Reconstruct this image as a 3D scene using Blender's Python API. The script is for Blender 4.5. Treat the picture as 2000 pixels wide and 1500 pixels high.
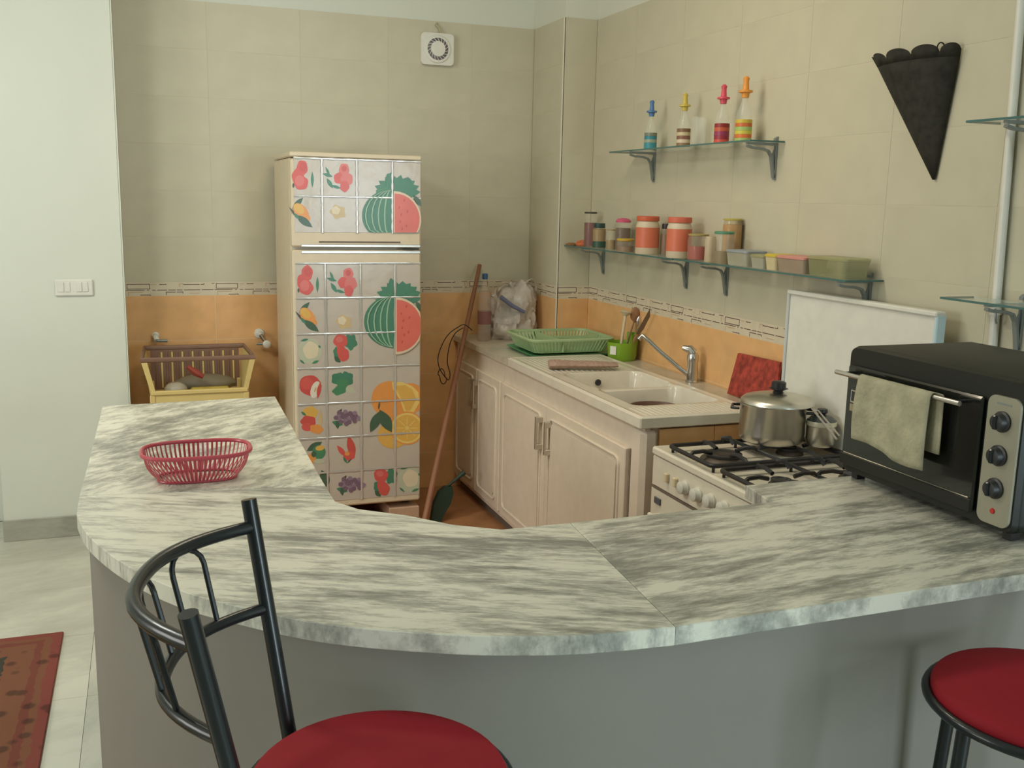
import bpy, math, random
from mathutils import Vector, Matrix
random.seed(7)
C = bpy.context.scene.collection
for o in list(bpy.data.objects): bpy.data.objects.remove(o)
PI = math.pi
# ------------------------------------------------------------------ camera
F, YAW, PITCH, ROLL = 1951.574, 0.352048, -0.182355, 0.0215774
CAM = Vector((-2.211072, -5.286274, 1.613758))
fw = Vector((math.sin(YAW)*math.cos(PITCH), math.cos(YAW)*math.cos(PITCH), math.sin(PITCH)))
r0 = Vector((math.cos(YAW), -math.sin(YAW), 0)); u0 = r0.cross(fw)
rt = r0*math.cos(ROLL)+u0*math.sin(ROLL); up = -r0*math.sin(ROLL)+u0*math.cos(ROLL)
cd = bpy.data.cameras.new('camera'); cam = bpy.data.objects.new('camera', cd); C.objects.link(cam)
cd.sensor_width = 36; cd.lens = F*36/2000; cd.clip_start = 0.05
cam.matrix_world = Matrix(((rt.x, up.x, -fw.x, CAM.x), (rt.y, up.y, -fw.y, CAM.y), (rt.z, up.z, -fw.z, CAM.z), (0, 0, 0, 1)))
S = bpy.context.scene; S.camera = cam
def pix(px, py, ax, val):
    """point of the plane (axis ax = val) seen at photo pixel px, py"""
    d = fw+rt*((px-1000)/F)-up*((py-750)/F)
    return CAM+d*((val-CAM[ax])/d[ax])
# ------------------------------------------------------------------ world, lights, exposure
w = bpy.data.worlds.new('sky'); S.world = w; w.use_nodes = True
w.node_tree.nodes['Background'].inputs[0].default_value = (0.62, 0.78, 0.85, 1)
w.node_tree.nodes['Background'].inputs[1].default_value = 0.6
S.view_settings.view_transform = 'Standard'; S.view_settings.look = 'None'
S.view_settings.exposure = 0.0; S.view_settings.gamma = 1; S.view_settings.use_curve_mapping = False
def area(name, loc, target, sx, sy, power, col):
    l = bpy.data.lights.new(name, 'AREA'); l.shape = 'RECTANGLE'; l.size = sx; l.size_y = sy; l.energy = power; l.color = col
    o = bpy.data.objects.new(name, l); C.objects.link(o); o.location = loc
    o.rotation_euler = (Vector(target)-Vector(loc)).to_track_quat('-Z', 'Y').to_euler(); return o
area('daylight_left_window', (-5.35, -3.3, 1.75), (0, -2.2, 1.5), 1.5, 1.3, 46, (1.0, 0.97, 0.92))
area('daylight_balcony_door', (0.28, -7.85, 1.15), (-0.4, 0, 1.1), 1.3, 2.1, 100, (0.74, 0.91, 1.0))
area('ceiling_lamp_glow', (-3.35, -2.3, 2.86), (-2.6, -1.8, 0), 0.55, 0.55, 27, (0.98, 1.0, 0.90))
area('kitchen_added_fill', (-1.35, -2.2, 2.88), (-1.0, -1.3, 0), 0.7, 0.7, 20, (1.0, 0.86, 0.64))  # unseen warm fill added overhead to flatten the kitchen light, not a known fixture
# ------------------------------------------------------------------ materials
MATS = {}
def mat(name, col, rough=0.5, metal=0.0, alpha=1.0, trans=0.0, noise=0.0, nscale=20, bump=0.0, bscale=60, coat=0.0, spec=0.5):
    if name in MATS: return MATS[name]
    m = bpy.data.materials.new(name); m.use_nodes = True; nt = m.node_tree; b = nt.nodes['Principled BSDF']
    c = (*col, 1)
    b.inputs['Base Color'].default_value = c; b.inputs['Roughness'].default_value = rough
    b.inputs['Metallic'].default_value = metal; b.inputs['Alpha'].default_value = alpha
    b.inputs['Transmission Weight'].default_value = trans; b.inputs['Coat Weight'].default_value = coat
    b.inputs['Specular IOR Level'].default_value = spec
    tc = nt.nodes.new('ShaderNodeTexCoord')
    n = nt.nodes.new('ShaderNodeTexNoise'); n.inputs['Scale'].default_value = nscale; n.inputs['Detail'].default_value = 4
    nt.links.new(tc.outputs['Object'], n.inputs['Vector'])
    k = noise if noise else 0.04
    r = nt.nodes.new('ShaderNodeValToRGB')
    r.color_ramp.elements[0].position = 0.3; r.color_ramp.elements[1].position = 0.7
    r.color_ramp.elements[0].color = (*[x*(1-k) for x in col], 1); r.color_ramp.elements[1].color = (*[min(1, x*(1+k)) for x in col], 1)
    nt.links.new(n.outputs['Fac'], r.inputs[0]); nt.links.new(r.outputs[0], b.inputs['Base Color'])
    if bump:
        n2 = nt.nodes.new('ShaderNodeTexNoise'); n2.inputs['Scale'].default_value = bscale; n2.inputs['Detail'].default_value = 3
        nt.links.new(tc.outputs['Object'], n2.inputs['Vector'])
        bp = nt.nodes.new('ShaderNodeBump'); bp.inputs['Strength'].default_value = bump; bp.inputs['Distance'].default_value = 0.01
        nt.links.new(n2.outputs['Fac'], bp.inputs['Height']); nt.links.new(bp.outputs[0], b.inputs['Normal'])
    MATS[name] = m; return m
def s(r, g, b):  # sRGB 0..255 -> linear
    f = lambda v: (v/255/12.92) if v/255 <= 0.04045 else ((v/255+0.055)/1.055)**2.4
    return (f(r), f(g), f(b))
def marble(name, ang, light, dark, along=2.2, across=15, seed=0, rough=0.28, lo=0.40, hi=0.60):
    m = bpy.data.materials.new(name); m.use_nodes = True; nt = m.node_tree; b = nt.nodes['Principled BSDF']
    b.inputs['Roughness'].default_value = rough
    g = nt.nodes.new('ShaderNodeNewGeometry')
    mp = nt.nodes.new('ShaderNodeMapping'); mp.vector_type = 'TEXTURE'; mp.inputs['Rotation'].default_value = (0, 0, ang)
    mp.inputs['Location'].default_value = (seed, seed*0.7, 0)
    mp.inputs['Scale'].default_value = (1/along, 1/across, 1/9)
    nt.links.new(g.outputs['Position'], mp.inputs['Vector'])
    w2 = nt.nodes.new('ShaderNodeTexNoise'); w2.inputs['Scale'].default_value = 4; w2.inputs['Detail'].default_value = 2
    nt.links.new(g.outputs['Position'], w2.inputs['Vector'])
    ad = nt.nodes.new('ShaderNodeMixRGB'); ad.blend_type = 'ADD'; ad.inputs[0].default_value = 1.0
    nt.links.new(mp.outputs[0], ad.inputs[1]); nt.links.new(w2.outputs['Color'], ad.inputs[2])
    n = nt.nodes.new('ShaderNodeTexNoise'); n.inputs['Scale'].default_value = 1.0; n.inputs['Detail'].default_value = 7
    n.inputs['Roughness'].default_value = 0.66
    nt.links.new(ad.outputs[0], n.inputs['Vector'])
    r = nt.nodes.new('ShaderNodeValToRGB'); e = r.color_ramp.elements
    e[0].position = lo; e[0].color = (*dark, 1); e[1].position = hi; e[1].color = (*light, 1)
    mid = r.color_ramp.elements.new((lo+hi)/2-0.01); mid.color = (*[(a*0.62+c*0.38) for a, c in zip(dark, light)], 1)
    n3 = nt.nodes.new('ShaderNodeTexNoise'); n3.inputs['Scale'].default_value = 0.28; n3.inputs['Detail'].default_value = 3
    nt.links.new(ad.outputs[0], n3.inputs['Vector'])
    mm = nt.nodes.new('ShaderNodeMath'); mm.operation = 'MULTIPLY_ADD'; mm.inputs[1].default_value = 0.55; nt.links.new(n3.outputs['Fac'], mm.inputs[0])
    m2 = nt.nodes.new('ShaderNodeMath'); m2.operation = 'MULTIPLY_ADD'; m2.inputs[1].default_value = 0.62; m2.inputs[2].default_value = -0.055
    nf = nt.nodes.new('ShaderNodeTexNoise'); nf.inputs['Scale'].default_value = 4.5; nf.inputs['Detail'].default_value = 5; nf.inputs['Roughness'].default_value = 0.7
    nt.links.new(mp.outputs[0], nf.inputs['Vector'])
    mf = nt.nodes.new('ShaderNodeMath'); mf.operation = 'MULTIPLY_ADD'; mf.inputs[1].default_value = 0.42; nt.links.new(nf.outputs['Fac'], mf.inputs[0])
    mg = nt.nodes.new('ShaderNodeMath'); mg.operation = 'SUBTRACT'; mg.inputs[1].default_value = 0.21; nt.links.new(n.outputs['Fac'], mg.inputs[0]); nt.links.new(mg.outputs[0], mf.inputs[2])
    nt.links.new(mf.outputs[0], m2.inputs[0]); nt.links.new(m2.outputs[0], mm.inputs[2])
    nt.links.new(mm.outputs[0], r.inputs[0]); nt.links.new(r.outputs[0], b.inputs['Base Color'])
    return m
ML, MD = (0.68, 0.66, 0.555), (0.22, 0.22, 0.19)
m_marA = marble('marble_diagonal', 0.75, ML, MD, 14, 34, 3.1)
m_marB = marble('marble_streaked', -0.42, ML, MD, 11, 50, 1.3)
m_marC = marble('marble_right', 0.10, ML, MD, 10, 44, 7.7)
m_ledge = marble('marble_ledge', 0.4, (0.60, 0.54, 0.43), (0.44, 0.41, 0.33), 3, 8, 5)
m_floor = marble('marble_floor', 0.3, (0.62, 0.62, 0.53), (0.46, 0.46, 0.39), 1.2, 5, 9, 0.3)
m_floor2 = marble('marble_floor_grey', 1.1, (0.56, 0.56, 0.48), (0.40, 0.41, 0.35), 1.5, 5, 2, 0.3)
m_base = marble('marble_baseboard', 0.0, (0.40, 0.40, 0.33), (0.27, 0.27, 0.23), 2, 6, 4)
m_paint = mat('white_wall_paint', (0.66, 0.68, 0.595), 0.7, noise=0.02, nscale=3)
m_ceil = mat('ceiling_paint', (0.78, 0.78, 0.72), 0.8)
m_cream = mat('cream_wall_tile', (0.55, 0.515, 0.39), 0.42, noise=0.035, nscale=8)
m_cream2 = mat('cream_wall_tile_warm', (0.55, 0.515, 0.39), 0.42, noise=0.04, nscale=6)
m_orange = mat('orange_wall_tile', (0.74, 0.43, 0.19), 0.35, noise=0.10, nscale=9)
m_grout = mat('cream_grout', (0.60, 0.55, 0.42), 0.8)
m_grout2 = mat('pale_grout', (0.78, 0.62, 0.40), 0.8)
m_print = mat('brown_border_print', (0.10, 0.05, 0.045), 0.5)
m_print2 = mat('peach_border_print', (0.55, 0.36, 0.22), 0.5)
m_border = mat('border_tile', (0.64, 0.57, 0.43), 0.4, noise=0.05)
m_barwall = mat('grey_bar_paint', (0.235, 0.215, 0.18), 0.75, noise=0.03, nscale=5)
m_cab = mat('cream_cabinet_lacquer', (0.76, 0.65, 0.53), 0.4)
m_cabgap = mat('cabinet_gap', (0.16, 0.12, 0.09), 0.8)
m_ceram = mat('white_ceramic', (0.70, 0.645, 0.54), 0.22, coat=0.3)
m_enamel = mat('cooker_enamel', (0.72, 0.66, 0.54), 0.28, noise=0.03)
m_chrome = mat('brushed_chrome', (0.62, 0.60, 0.58), 0.25, 1.0)
m_steel = mat('aluminium', (0.66, 0.63, 0.56), 0.32, 1.0, noise=0.06)
m_bracket = mat('grey_bracket_metal', (0.25, 0.28, 0.27), 0.4, 0.3)
m_black = mat('black_iron', (0.018, 0.018, 0.020), 0.4)
m_blackg = mat('black_glossy', (0.012, 0.016, 0.018), 0.25, coat=0.2)
m_tube = mat('black_tube_lacquer', (0.008, 0.011, 0.013), 0.3, coat=0.15, spec=0.4)
m_red = mat('red_vinyl', (0.27, 0.008, 0.016), 0.7, noise=0.06, spec=0.25)
m_fridge = mat('fridge_cream', (0.68, 0.58, 0.42), 0.35)
m_film = mat('fridge_film', (0.53, 0.475, 0.41), 0.22, noise=0.02, bump=0.15, bscale=14)
m_seam = mat('fridge_film_seam', (0.62, 0.60, 0.56), 0.10, 0.35)
m_white = mat('white_plastic', (0.72, 0.71, 0.64), 0.4)
m_dark = mat('dark_recess', (0.03, 0.03, 0.03), 0.7)

# ------------------------------------------------------------------ mesh helpers
class MB:
    def __init__(self): self.v = []; self.f = []; self.m = []; self.sm = []
    def add(self, vs, fs, mi=0, smooth=False):
        o = len(self.v); self.v += [Vector(p) for p in vs]
        for f in fs: self.f.append([i+o for i in f]); self.m.append(mi); self.sm.append(smooth)
        return self
    def box(self, x0, x1, y0, y1, z0, z1, mi=0, M=None, bev=0.0):
        x0, x1 = min(x0, x1), max(x0, x1); y0, y1 = min(y0, y1), max(y0, y1); z0, z1 = min(z0, z1), max(z0, z1)
        if bev <= 0:
            P = [Vector((x, y, z)) for z in (z0, z1) for y in (y0, y1) for x in (x0, x1)]
            Fc = [(0, 2, 3, 1), (4, 5, 7, 6), (0, 1, 5, 4), (2, 6, 7, 3), (0, 4, 6, 2), (1, 3, 7, 5)]
        else:
            b = min(bev, (x1-x0)/2.01, (y1-y0)/2.01, (z1-z0)/2.01)
            P = []; idx = {}
            for ix, X in enumerate((x0, x1)):
                for iy, Y in enumerate((y0, y1)):
                    for iz, Z in enumerate((z0, z1)):
                        sx, sy, sz = (1, -1)[ix], (1, -1)[iy], (1, -1)[iz]
                        idx[ix, iy, iz, 0] = len(P); P.append(Vector((X, Y+sy*b, Z+sz*b)))
                        idx[ix, iy, iz, 1] = len(P); P.append(Vector((X+sx*b, Y, Z+sz*b)))
                        idx[ix, iy, iz, 2] = len(P); P.append(Vector((X+sx*b, Y+sy*b, Z)))
            g = lambda a, b_, c, k: idx[a, b_, c, k]
            Fc = [[g(0, 0, 0, 0), g(0, 0, 1, 0), g(0, 1, 1, 0), g(0, 1, 0, 0)], [g(1, 0, 0, 0), g(1, 1, 0, 0), g(1, 1, 1, 0), g(1, 0, 1, 0)],
                  [g(0, 0, 0, 1), g(1, 0, 0, 1), g(1, 0, 1, 1), g(0, 0, 1, 1)], [g(0, 1, 0, 1), g(0, 1, 1, 1), g(1, 1, 1, 1), g(1, 1, 0, 1)],
                  [g(0, 0, 0, 2), g(0, 1, 0, 2), g(1, 1, 0, 2), g(1, 0, 0, 2)], [g(0, 0, 1, 2), g(1, 0, 1, 2), g(1, 1, 1, 2), g(0, 1, 1, 2)]]
            for a in (0, 1):
                for c in (0, 1):
                    Fc += [[g(a, c, 0, 0), g(a, c, 1, 0), g(a, c, 1, 1), g(a, c, 0, 1)], [g(a, 0, c, 0), g(a, 1, c, 0), g(a, 1, c, 2), g(a, 0, c, 2)],
                           [g(0, a, c, 1), g(1, a, c, 1), g(1, a, c, 2), g(0, a, c, 2)]]
            for a in (0, 1):
                for b_ in (0, 1):
                    for c in (0, 1): Fc.append([g(a, b_, c, 0), g(a, b_, c, 1), g(a, b_, c, 2)])
        if M: P = [M @ p for p in P]
        return self.add(P, Fc, mi)
    def ring(self, rings, close=True, cap0=True, cap1=True, mi=0, smooth=True):
        n = len(rings[0]); vs = [p for r in rings for p in r]; fs = []
        for i in range(len(rings)-1):
            for j in range(n if close else n-1):
                k = (j+1) % n; fs.append((i*n+j, i*n+k, (i+1)*n+k, (i+1)*n+j))
        self.add(vs, fs, mi, smooth)
        if cap0: self.add(rings[0][::-1], [list(range(n))], mi)
        if cap1: self.add(rings[-1], [list(range(n))], mi)
        return self
    def lathe(self, prof, c=(0, 0, 0), n=24, mi=0, M=None, cap0=True, cap1=True, smooth=True):
        rs = []
        for r, z in prof:
            ring = [Vector((r*math.cos(2*PI*j/n), r*math.sin(2*PI*j/n), z)) for j in range(n)]
            if M: ring = [M @ p for p in ring]
            rs.append([p+Vector(c) for p in ring])
        return self.ring(rs, True, cap0, cap1, mi, smooth)
    def tube(self, pts, r, n=10, mi=0, closed=False):
        pts = [Vector(p) for p in pts]; rs = []; prev = None; L = len(pts)
        for i, p in enumerate(pts):
            a = pts[(i-1) % L] if (closed or i > 0) else p; b = pts[(i+1) % L] if (closed or i < L-1) else p
            t = (b-a).normalized()
            if prev is None:
                prev = t.orthogonal().normalized()
            nn = (prev-t*prev.dot(t)).normalized(); prev = nn; bb = t.cross(nn)
            rr = r[i] if isinstance(r, (list, tuple)) else r
            rs.append([p+(nn*math.cos(2*PI*j/n)+bb*math.sin(2*PI*j/n))*rr for j in range(n)])
        if closed:
            rs.append(rs[0]); return self.ring(rs, True, False, False, mi)
        return self.ring(rs, True, True, True, mi)
    def prism(self, poly, z0, z1, mi=0, M=None):
        n = len(poly); vs = [Vector((x, y, z0)) for x, y in poly]+[Vector((x, y, z1)) for x, y in poly]
        if M: vs = [M @ p for p in vs]
        fs = [list(range(n))[::-1], list(range(n, 2*n))]+[(i, (i+1) % n, n+(i+1) % n, n+i) for i in range(n)]
        return self.add(vs, fs, mi)
    def build(self, name, mats, parent=None, root=None):
        me = bpy.data.meshes.new(name)
        off = Vector((0, 0, 0)); q = parent
        while q: off += q.location; q = q.parent
        me.from_pydata([tuple(p-off) for p in self.v], [], self.f)
        if not isinstance(mats, (list, tuple)): mats = [mats]
        for m in mats: me.materials.append(m)
        me.polygons.foreach_set('material_index', self.m); me.polygons.foreach_set('use_smooth', self.sm)
        import bmesh
        bm = bmesh.new(); bm.from_mesh(me); bmesh.ops.remove_doubles(bm, verts=bm.verts, dist=1e-6); bmesh.ops.recalc_face_normals(bm, faces=bm.faces); bm.to_mesh(me); bm.free()
        if any(self.sm): me.set_sharp_from_angle(angle=math.radians(40))
        me.update(); o = bpy.data.objects.new(name, me); C.objects.link(o)
        if parent: o.parent = parent
        return o
def thing(name, label, cat, loc, group=None):
    o = bpy.data.objects.new(name, None); C.objects.link(o); o.location = loc; o.empty_display_size = 0.05
    o['label'] = label; o['category'] = cat
    if group: o['group'] = group
    return o
def tag(o, label, cat, group=None):
    o['label'] = label; o['category'] = cat
    if group: o['group'] = group
    return o
def struct(o): o['kind'] = 'structure'; return o
def lbl(o, t): o['label'] = t; return o
def place(ob, loc, parent):   # copy sharing mesh data
    c = ob.copy(); C.objects.link(c); c.parent = parent; c.location = loc; return c
def arc(c, r, a0, a1, n, fn=None):
    return [Vector((c[0]+r*math.cos(a0+(a1-a0)*i/n), c[1]+r*math.sin(a0+(a1-a0)*i/n), c[2])) for i in range(n+1)]
def bez(p0, p1, p2, p3, n=12):
    p0, p1, p2, p3 = map(Vector, (p0, p1, p2, p3))
    return [p0*(1-t)**3+p1*3*t*(1-t)**2+p2*3*t*t*(1-t)+p3*t**3 for t in [i/n for i in range(n+1)]]
def rrect(x0, x1, y0, y1, r, n=5):
    out = []
    for cx, cy, a in ((x1-r, y1-r, 0), (x0+r, y1-r, PI/2), (x0+r, y0+r, PI), (x1-r, y0+r, 3*PI/2)):
        for i in range(n+1): out.append((cx+r*math.cos(a+PI/2*i/n), cy+r*math.sin(a+PI/2*i/n)))
    return out

# ------------------------------------------------------------------ room shell
XP, YP = -0.1828, -0.4156         # corner pillar
STX0, STX1, STY = -2.88, -2.312, -0.318   # painted stub wall
ZT = 2.522; ZC = 2.95
m_underfloor = mat('floor_bed', (0.48, 0.48, 0.41), 0.8)
fl = struct(MB().box(-5.5, 1.7, -8, 0.3, -0.1, -0.008).build('floor', m_underfloor))
m_terra = mat('brown_floor_tile', (0.42, 0.20, 0.09), 0.45, noise=0.12, nscale=6)
tm = {}
for mname, mm in (('a', m_floor), ('b', m_floor2), ('c', m_terra)):
    tm[mname] = mm
first = {}
sz = 0.5
for i in range(11):
    for j in range(12):
        x = -5.45+i*sz; y = -0.0-(j+1)*sz
        kit = x > -1.97 and y > -3.4
        k = 'c' if kit else ('a' if (i*7+j*3) % 3 else 'b')
        if k not in first:
            first[k] = MB().box(0.0007, sz-0.0007, 0.0007, sz-0.0007, -0.008, 0).build('floor_tile', tm[k], fl); first[k].location = (x, y, 0)
        else: place(first[k], (x, y, 0), fl)
wb = struct(MB().box(STX0-2.6, 0.1, 0.008, 0.15, 0, ZC).build('wall_back', m_paint))
wr = struct(MB().box(0.008, 0.15, -5.0, 0.15, 0, ZC).box(0.15, 1.7, -5.0, -4.88, 0, ZC).box(1.6, 1.7, -8, -5.0, 0, ZC).build('wall_right', m_paint))
struct(MB().box(-5.5, 1.7, -8, 0.15, ZC, ZC+0.1).build('ceiling', m_ceil))
wl = struct(MB().box(STX0, STX1, STY, 0.008, 0, ZC, bev=0.004).build('wall_left_stub', m_paint))
struct(MB().box(STX0-0.006, STX1+0.003, STY-0.012, STY, 0, 0.10, bev=0.002).build('baseboard_left', m_base))
wp = struct(MB().box(XP+0.008, 0.008, YP+0.008, 0.008, 0, ZC).build('wall_corner_pillar', m_paint))
b = MB()      # outer walls of the living room, with openings for the daylight
b.box(-5.6, -5.5, -8, -4.2, 0, ZC).box(-5.6, -5.5, -2.4, 0.15, 0, ZC).box(-5.6, -5.5, -4.2, -2.4, 0, 1.0).box(-5.6, -5.5, -4.2, -2.4, 2.5, ZC)
struct(b.build('wall_left', m_paint))
b = MB(); b.box(-5.6, -0.44, -8.1, -8, 0, ZC).box(0.96, 1.7, -8.1, -8, 0, ZC).box(-0.44, 0.96, -8.1, -8, 2.25, ZC)
struct(b.build('wall_front', m_paint))
b = MB()
for a in ((-4.2, -4.14), (-2.46, -2.4), (-3.33, -3.27)): b.box(-5.57, -5.51, a[0], a[1], 1.0, 2.5)
b.box(-5.57, -5.51, -4.14, -2.46, 1.0, 1.06).box(-5.57, -5.51, -4.14, -2.46, 2.44, 2.5)
struct(b.build('window_1', m_white))
b = MB(); b.box(-0.44, -0.37, -8.07, -8.01, 0, 2.25).box(0.89, 0.96, -8.07, -8.01, 0, 2.25).box(0.23, 0.29, -8.07, -8.01, 0, 2.25).box(-0.37, 0.89, -8.07, -8.01, 2.18, 2.25)
struct(b.build('door_1', m_white))

# tiles: module 0.45 x 0.225, border tile 0.068 high
TW, TH, G = 0.45, 0.225, 0.0006
ZB0, ZB1 = 1.104, 1.172
def border(Mx, width):
    """border tile with its printed line drawing; local frame u right, v up, w out of wall"""
    b = MB(); H = ZB1-ZB0
    def bx(u0, u1, v0, v1, w0, w1, mi):
        u0, u1 = max(u0, G), min(u1, width-G)
        if u1 <= u0: return
        vs = [Mx(u, v, w) for w in (w0, w1) for v in (v0, v1) for u in (u0, u1)]
        b.add(vs, [(0, 2, 3, 1), (4, 5, 7, 6), (0, 1, 5, 4), (2, 6, 7, 3), (0, 4, 6, 2), (1, 3, 7, 5)], mi)
    bx(0, width, G, H-G, -0.008, 0, 0)
    K = TW/930.0
    def ln(x0, x1, y, mi=1, t=0.0030): v = H-(y-245)*K*1.0; bx((x0-260)*K, (x1-260)*K, v-t/2, v+t/2, 0, 0.0004, mi)
    def vl(x, y0, y1, mi=1, t=0.0030): bx((x-260)*K-t/2, (x-260)*K+t/2, H-(y1-245)*K, H-(y0-245)*K, 0, 0.0004, mi)
    ln(275, 495, 264); ln(275, 495, 313); vl(276, 264, 313); vl(493, 264, 313)
    ln(590, 655, 268); vl(592, 262, 268); vl(653, 262, 268)
    ln(505, 560, 268, 2); vl(785, 262, 296, 2); ln(785, 830, 262, 2)
    ln(825, 985, 270); ln(995, 1030, 270); vl(1028, 256, 270); ln(1105, 1172, 260); vl(1145, 260, 312, 2)
    for a, c in ((262, 442), (465, 487), (515, 550), (565, 662), (675, 745), (758, 812), (828, 988), (1005, 1122), (1145, 1175)): ln(a, c, 326)
    ln(400, 500, 375); vl(498, 375, 384); ln(650, 745, 347); ln(757, 818, 347); vl(651, 347, 380); vl(816, 347, 362)
    ln(285, 430, 346, 2); ln(880, 985, 362, 2); ln(1205, 1240, 340, 2); vl(287, 346, 384, 2)
    return b
def tile_run(parent, Mx, u_list, warm=False):
    """Mx(u,v,w)->world; u_list = list of (u0, width)"""
    shared = {}
    rows = []
    z = ZB0
    while z > 0.01: rows.append((max(0, z-TH), z, 'orange')); z -= TH
    for k in range(6): rows.append((ZB1+k*TH, ZB1+(k+1)*TH, 'cream'))
    org = Mx(0, 0, 0)
    for (u0, wd) in u_list:
        for z0, z1, kind in rows:
            key = (round(wd, 4), round(z1-z0, 4), kind)
            loc = Mx(u0, z0, 0)
            if key not in shared:
                b = MB(); e = 0.0006; h = z1-z0
                q = [(G, G, -0.008), (wd-G, G, -0.008), (wd-G, h-G, -0.008), (G, h-G, -0.008), (G+e, G+e, 0), (wd-G-e, G+e, 0), (wd-G-e, h-G-e, 0), (G+e, h-G-e, 0)]
                b.add([Mx(a, c, w_)-org for a, c, w_ in q], [(4, 5, 6, 7), (0, 1, 5, 4), (1, 2, 6, 5), (2, 3, 7, 6), (3, 0, 4, 7), (3, 2, 1, 0)], 0)
                o = b.build('wall_tile', m_orange if kind == 'orange' else (m_cream2 if warm else m_cream)); o.parent = parent; o.location = loc; shared[key] = o
            else: place(shared[key], loc, parent)
        key = ('b', round(wd, 4))
        loc = Mx(u0, ZB0, 0)
        if key not in shared:
            o = border(lambda a, c, w_: Mx(a, c, w_)-org, wd).build('border_tile', [m_border, m_print, m_print2]); o.parent = parent; o.location = loc; shared[key] = o
        else: place(shared[key], loc, parent)
def grout_panel(parent, Mx, u0, u1):
    org = Mx(0, 0, 0)
    for n_, z0, z1, mm in (('grout', ZB0, ZT, m_grout), ('grout', 0, ZB0, m_grout2)):
        b = MB(); vs = [Mx(u, v, w_) for w_ in (-0.008, -0.0008) for v in (z0, z1) for u in (u0, u1)]
        b.add(vs, [(0, 2, 3, 1), (4, 5, 7, 6), (0, 1, 5, 4), (2, 6, 7, 3), (0, 4, 6, 2), (1, 3, 7, 5)], 0)
        b.build(n_, mm, parent)
XJ = -1.8887
us = [(STX1, XJ-STX1)]; x = XJ
while x < XP-0.01:
    us.append((x, min(TW, XP-x))); x += TW
Mb = lambda u, v, w_: Vector((u, -w_, v))
tile_run(wb, Mb, us); grout_panel(wb, Mb, STX1, XP)
Mp1 = lambda u, v, w_: Vector((XP-w_, -u, v))      # pillar face towards -x
tile_run(wp, Mp1, [(0, -YP)], True); grout_panel(wp, Mp1, 0, -YP)
Mp2 = lambda u, v, w_: Vector((XP+u, YP-w_, v))
tile_run(wp, Mp2, [(0, -XP)], True); grout_panel(wp, Mp2, 0, -XP)
Mr = lambda u, v, w_: Vector((-w_, YP-u, v))
tile_run(wr, Mr, [(k*TW, TW) for k in range(9)], True); grout_panel(wr, Mr, 0, 9*TW)
struct(MB().box(XP-0.0025, XP+0.003, YP-0.0025, YP+0.003, 0.9, ZT).build('trim_1', mat('corner_bead', (0.76, 0.71, 0.60), 0.4)))
struct(MB().box(STX1-0.001, STX1+0.004, STY-0.003, STY+0.005, 0, ZC).build('trim_2', m_paint))

# rug
def rug_mat():
    m = bpy.data.materials.new('patterned_rug'); m.use_nodes = True; nt = m.node_tree; b = nt.nodes['Principled BSDF']; b.inputs['Roughness'].default_value = 0.95
    g = nt.nodes.new('ShaderNodeNewGeometry'); sp = nt.nodes.new('ShaderNodeSeparateXYZ'); nt.links.new(g.outputs['Position'], sp.inputs[0])
    def mth(op, a, bb):
        n = nt.nodes.new('ShaderNodeMath'); n.operation = op
        for i, v in enumerate((a, bb)):
            if isinstance(v, (int, float)): n.inputs[i].default_value = v
            else: nt.links.new(v, n.inputs[i])
        return n.outputs[0]
    dx = mth('SUBTRACT', -2.555, sp.outputs[0]); dy = mth('SUBTRACT', -1.47, sp.outputs[1])
    d = mth('MINIMUM', dx, dy)
    nz = nt.nodes.new('ShaderNodeTexNoise'); nz.inputs['Scale'].default_value = 26; nt.links.new(g.outputs['Position'], nz.inputs['Vector'])
    d2 = mth('ADD', d, mth('MULTIPLY', mth('SUBTRACT', nz.outputs['Fac'], 0.5), 0.03))
    r = nt.nodes.new('ShaderNodeValToRGB'); r.color_ramp.interpolation = 'CONSTANT'; e = r.color_ramp.elements
    red = s(112, 58, 46); dk = s(58, 54, 46); gold = s(112, 88, 42); br = s(118, 74, 52)
    stops = [(0, s(124, 60, 52)), (0.035, br), (0.055, red), (0.085, br), (0.17, dk), (0.19, s(112, 100, 62)), (0.235, gold), (0.4, s(120, 70, 40)), (0.5, gold)]
    e[0].position = 0; e[0].color = (*stops[0][1], 1); e[1].position = stops[1][0]; e[1].color = (*stops[1][1], 1)
    for p_, c_ in stops[2:]: q = e.new(p_); q.color = (*c_, 1)
    nt.links.new(d2, r.inputs[0])
    v = nt.nodes.new('ShaderNodeTexVoronoi'); v.inputs['Scale'].default_value = 14; nt.links.new(g.outputs['Position'], v.inputs['Vector'])
    r2 = nt.nodes.new('ShaderNodeValToRGB'); r2.color_ramp.elements[0].position = 0.2; r2.color_ramp.elements[1].position = 0.34
    r2.color_ramp.elements[0].color = (0.35, 0.36, 0.36, 1); r2.color_ramp.elements[1].color = (1, 1, 1, 1)
    nt.links.new(v.outputs['Distance'], r2.inputs[0])
    mx = nt.nodes.new('ShaderNodeMixRGB'); mx.blend_type = 'MULTIPLY'; mx.inputs[0].default_value = 0.8
    nt.links.new(r.outputs[0], mx.inputs[1]); nt.links.new(r2.outputs[0], mx.inputs[2]); nt.links.new(mx.outputs[0], b.inputs['Base Color'])
    return m
tag(MB().box(-4.2, -2.555, -3.6, -1.47, 0, 0.009, bev=0.003).build('rug', rug_mat()), 'red and gold patterned oriental rug on the pale marble floor at left', 'rug')

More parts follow.
